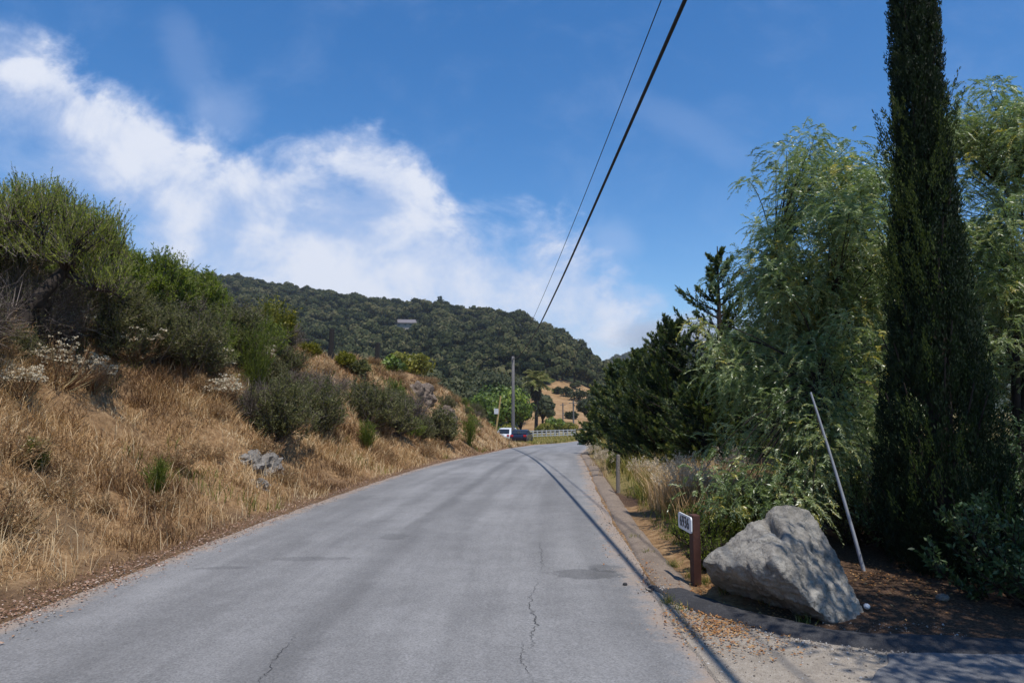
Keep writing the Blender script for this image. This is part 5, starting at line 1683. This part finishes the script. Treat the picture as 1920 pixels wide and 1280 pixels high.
# ------------------------------------------------------------------ cars
def car(name, label, loc, rz, paint, suv=False):
    t = thing(name, label, 'car', loc, rz)
    h = 1.68 if suv else 1.46
    prof = [(-2.2, .42), (-2.24, .75), (-2.1, .98), (-1.95, 1.02), (-1.55, h - .06), (-1.0, h), (.2, h - .02), (.95, 1.02), (1.9, .88), (2.2, .70), (2.24, .42), (1.9, .28), (-1.9, .28)] if suv else \
        [(-2.2, .40), (-2.24, .72), (-2.15, .96), (-1.6, 1.0), (-1.0, h - .05), (-.5, h), (.2, h - .03), (.95, .98), (1.9, .84), (2.2, .66), (2.24, .40), (1.9, .26), (-1.9, .26)]
    n = len(prof)

    def slab(pr, w0, tuck):
        bm = bmesh.new()
        L_, R_ = [], []
        for (x, z) in pr:
            w = w0 - tuck * max(0, (z - .95)) / .6
            L_.append(bm.verts.new((x, w, z))); R_.append(bm.verts.new((x, -w, z)))
        bm.faces.new(L_); bm.faces.new(R_[::-1])
        for i in range(len(pr)): bm.faces.new((L_[i], R_[i], R_[(i + 1) % len(pr)], L_[(i + 1) % len(pr)]))
        bmesh.ops.recalc_face_normals(bm, faces=bm.faces[:])
        return bm
    bm = slab(prof, .89, .20); me = bpy.data.meshes.new('body'); bm.to_mesh(me); bm.free(); me.materials.append(paint)
    bevel(link('body', me, t), .06, 3)
    # side windows, windscreens
    for s_ in (-1, 1):
        g = Geo()
        pts = [(-1.5, 1.04), (.72, 1.04), (.15, h - .12), (-1.15, h - .12)]
        wv = lambda z: .89 - .20 * max(0, z - .95) / .6 + .006
        v = [(x, s_ * wv(z), z) for x, z in pts] + [(x, s_ * (wv(z) - .03), z) for x, z in pts]
        g.add(v, [[0, 1, 2, 3], [7, 6, 5, 4], [0, 4, 5, 1], [1, 5, 6, 2], [2, 6, 7, 3], [3, 7, 4, 0]]); g.obj('side_window', M['glass'], t)
    for (x0, z0, x1, z1, nm) in ((.93, 1.03, .28, h - .07, 'windscreen'), (-1.97 if suv else -1.56, 1.06, -1.62 if suv else -1.08, h - .12, 'rear_window')):
        g = Geo(); dx = .02 if x0 > 0 else -.02
        v = [(x0 + dx, -.72, z0), (x0 + dx, .72, z0), (x1 + dx, .62, z1), (x1 + dx, -.62, z1)]
        v += [(a - dx * 2, b, c) for a, b, c in v]
        g.add(v, [[0, 1, 2, 3], [7, 6, 5, 4], [0, 4, 5, 1], [1, 5, 6, 2], [2, 6, 7, 3], [3, 7, 4, 0]]); g.obj(nm, M['glass'], t)
    for x in (-1.38, 1.38):
        for s_ in (-1, 1):
            g = Geo(); ys_ = np.array([-.11, -.11, -.09, .09, .11, .11]); rr = np.array([.2, .30, .33, .33, .30, .2])
            ang = np.linspace(0, 2 * math.pi, 20, endpoint=False)
            v = np.stack([np.stack([np.cos(ang) * r_, np.full(20, y_), np.sin(ang) * r_], 1) for y_, r_ in zip(ys_, rr)], 0)
            idx = np.arange(120).reshape(6, 20); a_ = idx[:-1]; b_ = np.roll(a_, -1, 1); c_ = idx[1:]; d_ = np.roll(c_, -1, 1)
            g.add(v.reshape(-1, 3), np.stack([a_, b_, d_, c_], -1).reshape(-1, 4))
            wh = g.obj('wheel', M['tyre'], t, True); wh.location = (x, s_ * .82, .33)
            g = Geo()
            v = np.stack([np.stack([np.cos(ang) * r_, np.full(20, y_), np.sin(ang) * r_], 1) for y_, r_ in ((-.08, .2), (.08, .2))], 0).reshape(-1, 3)
            v = np.concatenate([v, [(0, -.09, 0), (0, .09, 0)]])
            g.add(v, [[i, (i + 1) % 20, 20 + (i + 1) % 20, 20 + i] for i in range(20)])
            n0 = g.n - 42
            g.Ft.append(np.array([[(i + 1) % 20, i, 40] for i in range(20)] + [[20 + i, 20 + (i + 1) % 20, 41] for i in range(20)])); g.tt.append(np.full(40, .5)); g.mt.append(np.zeros(40))
            g.obj('rim', M['rim'], wh)
    for s_ in (-1, 1):
        g = Geo(); box(g, (-2.2, s_ * .68, .86), (.10, .30, .20)); bevel(g.obj('tail_lamp', M['tail'], t), .02)
        g = Geo(); box(g, (2.12, s_ * .64, .72), (.14, .34, .13)); bevel(g.obj('headlamp', M['lamp'], t), .02)
        g = Geo(); box(g, (.62, s_ * .98, 1.03), (.12, .18, .12)); bevel(g.obj('wing_mirror', paint, t), .03)
    return t


def car_at(u, Yv, *a, **k):
    x = (u - 960) / F * Yv
    return car(a[0], a[1], (x, Yv, float(gh(x, Yv)) + .03), *a[2:], **k)


car_at(978, 73, 'dark_car', 'dark blue car with red tail lamps parked nearest the pole', math.radians(80), M['car_navy'])
car_at(956, 80, 'white_car', 'white car parked behind the dark blue one', math.radians(68), M['car_white'], suv=True)
car_at(940, 84, 'maroon_car', 'dark red car half hidden left of the white car', math.radians(62), M['car_maroon'])

# green bin and pale box near the bend
Yv = 62; x = (1089 - 960) / F * Yv
t = thing('wheelie_bin', 'dark green wheeled bin at the bend in front of the conifers', 'bin', (x, Yv, float(gh(x, Yv))))
g = Geo(); g.add([(-.24, -.28, .08), (.24, -.28, .08), (.24, .28, .08), (-.24, .28, .08), (-.3, -.36, 1.0), (.3, -.36, 1.0), (.3, .36, 1.0), (-.3, .36, 1.0)], BOXF); bevel(g.obj('body', M['bin'], t), .03)
g = Geo(); box(g, (0, 0, 1.04), (.64, .78, .06)); bevel(g.obj('lid', M['bin'], t), .02)
for s_ in (-1, 1):
    g = Geo(); tubes(g, np.array([[s_ * .3 - .03, .28, .11], [s_ * .3 + .03, .28, .11]]), np.array([.11, .11]), 12, .5); g.obj('wheel', M['tyre'], t)

# ------------------------------------------------------------------ mid-distance trees
def leaf_tree(name, label, u, Yv, H, R, zc, hh, seed, mat, n=9000, L=.5, W=.3, clumps=46, bark='bark_dark', z=None):
    x = (u - 960) / F * Yv
    t = thing(name, label, 'tree', (x, Yv, float(gh(x, Yv)) if z is None else z))
    cm, tm = tree_meshes(seed, R, hh, zc, clumps, n, L, W, M[mat], M[bark], .25, name, 12, .6)
    link('crown', cm, t); link('trunk', tm, t)
    return t


leaf_tree('round_tree', 'rounded bright green tree behind the utility pole', 937, 92, 8, 4.5, 4.0, 3.5, 701, 'bright', 12000, .42, .30)
leaf_tree('round_tree', 'darker green tree joining the right side of the round green tree', 976, 98, 6, 1.9, 3.0, 2.9, 702, 'bright', 6000, .45, .3, 30)
# hedge bushes under the palm
for i, (u_, Yv, R, hh, mat, lab) in enumerate([(1022, 108, 1.7, 1.0, 'yellowgreen', 'yellowish bush at the left end of the hedge behind the white fence'),
                                               (1042, 110, 2.0, 1.5, 'bright', 'tallest green bush in the hedge behind the white fence'),
                                               (1060, 109, 1.9, 1.1, 'yellowgreen', 'yellow green bush at the right end of the hedge'),
                                               (952, 83, 1.5, 1.1, 'yellowgreen', 'yellow green bush behind the white car'),
                                               (918, 80, 1.7, 1.2, 'bright', 'green bush below the round green tree'),
                                               (760, 62, 2.6, 1.3, 'yellowgreen', 'bright yellow green bush showing behind the bank crest'),
                                               (735, 60, 1.6, 1.0, 'bright', 'green bush peeping over the bank crest by the right post')]):
    x = (u_ - 960) / F * Yv; z0 = float(gh(x, Yv))
    if u_ in (760, 735): z0 = at(u_, 700, Yv)[2] - .6
    t = thing('hedge_bush', lab, 'bush', (x, Yv, z0))
    cm, tm = tree_meshes(720 + i, R, hh, hh * .95, 22, 3200, .34, .22, M[mat], M['bark_dark'], .08, 'hedge_bush', 8, .5)
    link('foliage', cm, t); link('stems', tm, t)
# dark trees around the palm and along the foot of the hill
for i, (u_, Yv, R, hh, zc, mat, lab) in enumerate([(1017, 130, 2.4, 3.4, 4.0, 'oak', 'dark tree directly behind the palm'),
                                                   (880, 120, 5.0, 4.5, 5.0, 'oak', 'dark oak left of the round green tree'),
                                                   (845, 112, 4.5, 4.5, 5.0, 'oak', 'dark oak behind the end of the bank'),
                                                   (905, 135, 6.0, 5.5, 7.0, 'oak', 'dark oak rising above the round green tree'),
                                                   (1112, 135, 3.5, 3.4, 4.0, 'oak', 'dark oak at the right of the dry slope'),
                                                   (955, 140, 5.0, 5.0, 7.0, 'oak', 'dark oak behind the top of the round tree'),
                                                   (800, 108, 5.0, 5.0, 5.5, 'oak', 'dark oak beyond the bank crest right of the posts')]):
    leaf_tree('dark_oak', lab, u_, Yv, 0, R, zc, hh, 740 + i, mat, 6000, .6, .4, 36)


def shrub_on_slope(i, u_, v_, R, lab, mat='oak'):
    p = hill_hit(u_, v_, y0=129)
    t = thing('slope_bush', lab, 'bush', p)
    cm, tm = tree_meshes(780 + i, R, R * .7, R * .5, 14, 900, .5, .35, M[mat], M['bark_dark'], .08, 'slope_bush', 5)
    link('foliage', cm, t); link('stems', tm, t)


for i, (u_, v_, R, lab) in enumerate([(1078, 728, 1.6, 'small bush near the top of the dry slope'), (1062, 742, 1.9, 'green bush on the dry slope below the oaks'), (1085, 752, 2.6, 'large bush on the dry slope by the conifers'),
                                      (1046, 738, 1.5, 'small dark bush in the middle of the dry slope'), (1070, 785, 1.4, 'bush low on the dry slope by the distant pole')]):
    shrub_on_slope(i, u_, v_, R, lab)

# palm
Yv = 118; x = (1005 - 960) / F * Yv; z0 = float(gh(x, Yv))
t = thing('palm_tree', 'tall palm with a shaggy brown skirt beside the round green tree', 'tree', (x, Yv, z0))
H = at(1005, 712, Yv)[2] - z0
g = Geo(); tubes(g, np.array([[0, 0, -.3], [0, 0, 1], [.1, 0, H * .5], [0, 0, H]]), np.array([.42, .33, .3, .36]), 10, .5); g.obj('trunk', M['bark_dark'], t, True)
r = np.random.default_rng(9)


def fronds(n, el0, el1, ln, droop, seed):
    r = np.random.default_rng(seed); g = Geo()
    for i in range(n):
        a = i * 2.4 + r.normal(0, .2); e = math.radians(r.uniform(el0, el1)); l = ln * r.uniform(.8, 1.1)
        hd = np.array([math.cos(a), math.sin(a), 0]); d = hd * math.cos(e) + np.array([0, 0, math.sin(e)])
        S = bez((0, 0, H), np.array([0, 0, H]) + d * l * .6, np.array([0, 0, H]) + d * l * .85 + hd * .15 * l - np.array([0, 0, droop * l]), 9)[0]
        tubes(g, S, np.linspace(.06, .02, 9), 4, .9)
        m = 46; s = np.repeat(np.linspace(.12, 1, m // 2), 2) * 8; j = np.minimum(s.astype(int), 7); fr = (s - j)[:, None]
        P = S[j] * (1 - fr) + S[j + 1] * fr; T = unit(S[j + 1] - S[j])
        sd = unit(np.cross(T, [0, 0, 1.0])) * np.where(np.arange(m) % 2 == 0, 1, -1)[:, None]
        leaves(g, P, unit(T * .6 + sd + r.normal(0, .1, (m, 3)) - np.array([0, 0, .35])), .6, .15, np.clip(r.normal(.6, .2, m), 0, 1), r=r)
    return g


fronds(40, -30, 85, 3.1, .26, 31).obj('green_fronds', M['palm'], t)
g = Geo(); n = 2600
h = H - .2 - 2.8 * r.random(n) ** .8; a = r.random(n) * 6.283; rr = .35 + .9 * r.random(n) * np.interp(H - h, [0, 1, 3], [1, 1, .45])
leaves(g, np.stack([np.cos(a) * rr * .6, np.sin(a) * rr * .6, h], 1), unit(np.stack([np.cos(a) * .5, np.sin(a) * .5, -np.ones(n)], 1) + r.normal(0, .15, (n, 3))), .8, .09, r.random(n), r=r)
g.obj('dead_skirt', M['palm_dead'], t)

# ------------------------------------------------------------------ air
AIR = True
if AIR:
    g = Geo(); box(g, (0, 1990, 117), (6400, 4140, 246.0))
    m, nt, out = mat_base('thin_air')
    v = N(nt, 'ShaderNodeVolumePrincipled'); v.inputs['Density'].default_value = .00016; v.inputs['Color'].default_value = (.80, .87, 1.0, 1); v.inputs['Anisotropy'].default_value = .2
    nt.links.new(v.outputs[0], out.inputs['Volume'])
    o = g.obj('haze', m); tag(o, 'thin bluish haze over the far hills', 'haze', kind='stuff')
    # low cloud sitting on the far hill
    bm = bmesh.new(); bmesh.ops.create_icosphere(bm, subdivisions=3, radius=1)
    me = bpy.data.meshes.new('low_cloud'); bm.to_mesh(me); bm.free()
    m, nt, out = mat_base('cloud_fog')
    tc = N(nt, 'ShaderNodeTexCoord').outputs['Object']
    ln_ = N(nt, 'ShaderNodeVectorMath', operation='LENGTH'); nt.links.new(tc, ln_.inputs[0])
    nz = noise_tex(nt, tc, 2.5, 5, .6)
    d = mth(nt, 'MULTIPLY', mrange(nt, mth(nt, 'ADD', ln_.outputs['Value'], mth(nt, 'MULTIPLY', nz, .5)), .55, 1.15, 1.0, 0.0), .012)
    v = N(nt, 'ShaderNodeVolumePrincipled'); nt.links.new(d, v.inputs['Density']); v.inputs['Color'].default_value = (.97, .98, 1.0, 1); v.inputs['Anisotropy'].default_value = .3
    nt.links.new(v.outputs[0], out.inputs['Volume'])
    me.materials.append(m)
    o = link('low_cloud', me); c = at(1300, 630, 1080); o.location = c; o.scale = (170, 180, 48)
    tag(o, 'low cloud resting on the distant hilltop', 'cloud', kind='stuff')

# ------------------------------------------------------------------ sky, sun, camera
SUN = Vector((.19, -.34, 1.0)).normalized()
w = bpy.data.worlds.new('World'); scene.world = w; w.use_nodes = True
nt = w.node_tree; nt.nodes.clear()
out = N(nt, 'ShaderNodeOutputWorld')
sky = N(nt, 'ShaderNodeTexSky', sky_type='NISHITA', sun_disc=False)
sky.sun_elevation = math.asin(SUN.z); sky.sun_rotation = math.atan2(SUN.x, SUN.y)
sky.air_density = 1.0; sky.dust_density = .3; sky.ozone_density = 3.0; sky.altitude = 100
hs = N(nt, 'ShaderNodeHueSaturation'); hs.inputs['Saturation'].default_value = 1.37; hs.inputs['Value'].default_value = 1.2; hs.inputs['Hue'].default_value = .503
nt.links.new(sky.outputs[0], hs.inputs['Color'])
bg1 = N(nt, 'ShaderNodeBackground'); bg1.inputs['Strength'].default_value = .095; nt.links.new(hs.outputs[0], bg1.inputs['Color'])
bg2 = N(nt, 'ShaderNodeBackground'); bg2.inputs['Strength'].default_value = .74
dirv = N(nt, 'ShaderNodeTexCoord').outputs['Generated']
sx = N(nt, 'ShaderNodeSeparateXYZ'); nt.links.new(dirv, sx.inputs[0])
yy = mth(nt, 'MAXIMUM', sx.outputs[1], .04)
p_ = mth(nt, 'DIVIDE', sx.outputs[0], yy); q_ = mth(nt, 'DIVIDE', sx.outputs[2], yy)
cv = N(nt, 'ShaderNodeCombineXYZ'); nt.links.new(p_, cv.inputs[0]); nt.links.new(q_, cv.inputs[1])
rot = N(nt, 'ShaderNodeMapping'); rot.inputs['Rotation'].default_value = (0, 0, math.radians(38)); rot.inputs['Scale'].default_value = (1.0, 1.35, 1)
nt.links.new(cv.outputs[0], rot.inputs[0])
n_big = noise_tex(nt, cv.outputs[0], 4.2, 7, .58, .35)
n_wsp = noise_tex(nt, rot.outputs[0], 6.0, 10, .62, .3)


def fcurve(pts, fac):
    fc = N(nt, 'ShaderNodeFloatCurve')
    c = fc.mapping.curves[0]
    pts = sorted(pts)
    c.points[0].location = pts[0]; c.points[1].location = pts[-1]
    for p in pts[1:-1]: c.points.new(*p)
    fc.mapping.update()
    nt.links.new(fac, fc.inputs['Value'])
    return fc.outputs[0]


pn = mth(nt, 'MULTIPLY_ADD', p_, 1 / 2.4, .5, clamp=True)   # p in -1.2..1.2


def curve_px(pts):
    # sighted cloud edges, as directions
    o = []
    for u_, v_ in pts:
        a, b = ray(u_, v_); o.append((a / 2.4 + .5, b))
    return fcurve(o, pn)


qn = q_
topc = curve_px([(-500, 0), (-100, 10), (0, 40), (100, 75), (190, 140), (300, 215), (420, 262), (520, 258), (620, 232), (720, 238), (780, 285), (850, 360), (960, 395), (1060, 400), (1120, 475), (1200, 535), (1280, 590), (1400, 670), (2300, 700)])
botc = curve_px([(-500, 260), (0, 290), (100, 350), (180, 425), (240, 510), (290, 590), (360, 700), (700, 790), (2300, 800)])
nb = mth(nt, 'SUBTRACT', mth(nt, 'MULTIPLY_ADD', n_wsp, .6, mth(nt, 'MULTIPLY', n_big, .4)), .5)
a1 = mrange(nt, mth(nt, 'ADD', mth(nt, 'SUBTRACT', topc, qn), mth(nt, 'MULTIPLY', nb, .50)), -.02, .075)
a2 = mrange(nt, mth(nt, 'ADD', mth(nt, 'SUBTRACT', qn, botc), mth(nt, 'MULTIPLY', nb, .30)), -.06, .16)
dens = mrange(nt, mth(nt, 'MULTIPLY_ADD', n_big, .35, mth(nt, 'MULTIPLY', n_wsp, .65)), .36, .60, .44, .97)
band = mth(nt, 'MULTIPLY', mth(nt, 'MULTIPLY', a1, a2), dens)


def blob(u_, v_, ru, rv, ang, amt):
    a, b = ray(u_, v_)
    dx = mth(nt, 'SUBTRACT', p_, a); dy = mth(nt, 'SUBTRACT', q_, b)
    ca_, sa_ = math.cos(ang), math.sin(ang)
    xr_ = mth(nt, 'MULTIPLY', mth(nt, 'ADD', mth(nt, 'MULTIPLY', dx, ca_), mth(nt, 'MULTIPLY', dy, sa_)), F / ru)
    yr_ = mth(nt, 'MULTIPLY', mth(nt, 'SUBTRACT', mth(nt, 'MULTIPLY', dy, ca_), mth(nt, 'MULTIPLY', dx, sa_)), F / rv)
    d = mth(nt, 'POWER', mth(nt, 'ADD', mth(nt, 'MULTIPLY', xr_, xr_), mth(nt, 'MULTIPLY', yr_, yr_)), .5)
    e = mrange(nt, mth(nt, 'ADD', d, mth(nt, 'MULTIPLY', nb, -2.4)), .2, 1.1, 1.0, 0.0)
    return mth(nt, 'MULTIPLY', e, amt)


total = band
for b in ((350, 110, 60, 160, .35, .13), (420, 210, 90, 90, .5, .25), (1290, 245, 190, 60, -.5, .12), (1150, 450, 80, 60, 0, .25), (30, 90, 160, 75, -.35, .22), (690, 300, 120, 70, -.3, .4), (110, 330, 260, 60, -.2, .22)):
    x_ = blob(*b)
    total = mth(nt, 'SUBTRACT', mth(nt, 'ADD', total, x_), mth(nt, 'MULTIPLY', total, x_))
veil = mrange(nt, n_wsp, .45, .75, 0.0, .10)
total = mth(nt, 'MAXIMUM', total, veil)
total = mth(nt, 'MULTIPLY', total, mrange(nt, sx.outputs[1], .05, .2))
cc = ramp(nt, total, [(0, (.55, .68, .98)), (.6, (.62, .71, .93)), (1, (.84, .88, .98))])
nt.links.new(cc, bg2.inputs['Color'])
ms = N(nt, 'ShaderNodeMixShader'); nt.links.new(total, ms.inputs[0]); nt.links.new(bg1.outputs[0], ms.inputs[1]); nt.links.new(bg2.outputs[0], ms.inputs[2])
nt.links.new(ms.outputs[0], out.inputs[0])

ld = bpy.data.lights.new('sun', 'SUN'); ld.energy = 3.6; ld.angle = math.radians(.4); ld.color = (1, .955, .89)
lo = link('sun', ld); lo.rotation_euler = (-SUN).to_track_quat('-Z', 'Y').to_euler(); lo.location = (0, 0, 50)

cam = bpy.data.cameras.new('camera'); cam.lens = 24; cam.sensor_width = 36; cam.clip_end = 9000; cam.clip_start = .05
co = link('camera', cam); co.location = (0, 0, CAMZ); co.rotation_euler = (math.radians(90) + PITCH, 0, 0)
scene.camera = co
vs = scene.view_settings
vs.view_transform = 'Standard'; vs.look = 'None'; vs.exposure = .40; vs.gamma = 1; vs.use_curve_mapping = False
scene.render.engine = 'CYCLES'
cy = scene.cycles
cy.max_bounces = 7; cy.diffuse_bounces = 3; cy.glossy_bounces = 2; cy.transmission_bounces = 3; cy.volume_bounces = 1; cy.transparent_max_bounces = 8
cy.use_denoising = True; cy.denoiser = 'OPENIMAGEDENOISE'; cy.volume_step_rate = 3
cy.sample_clamp_indirect = 6
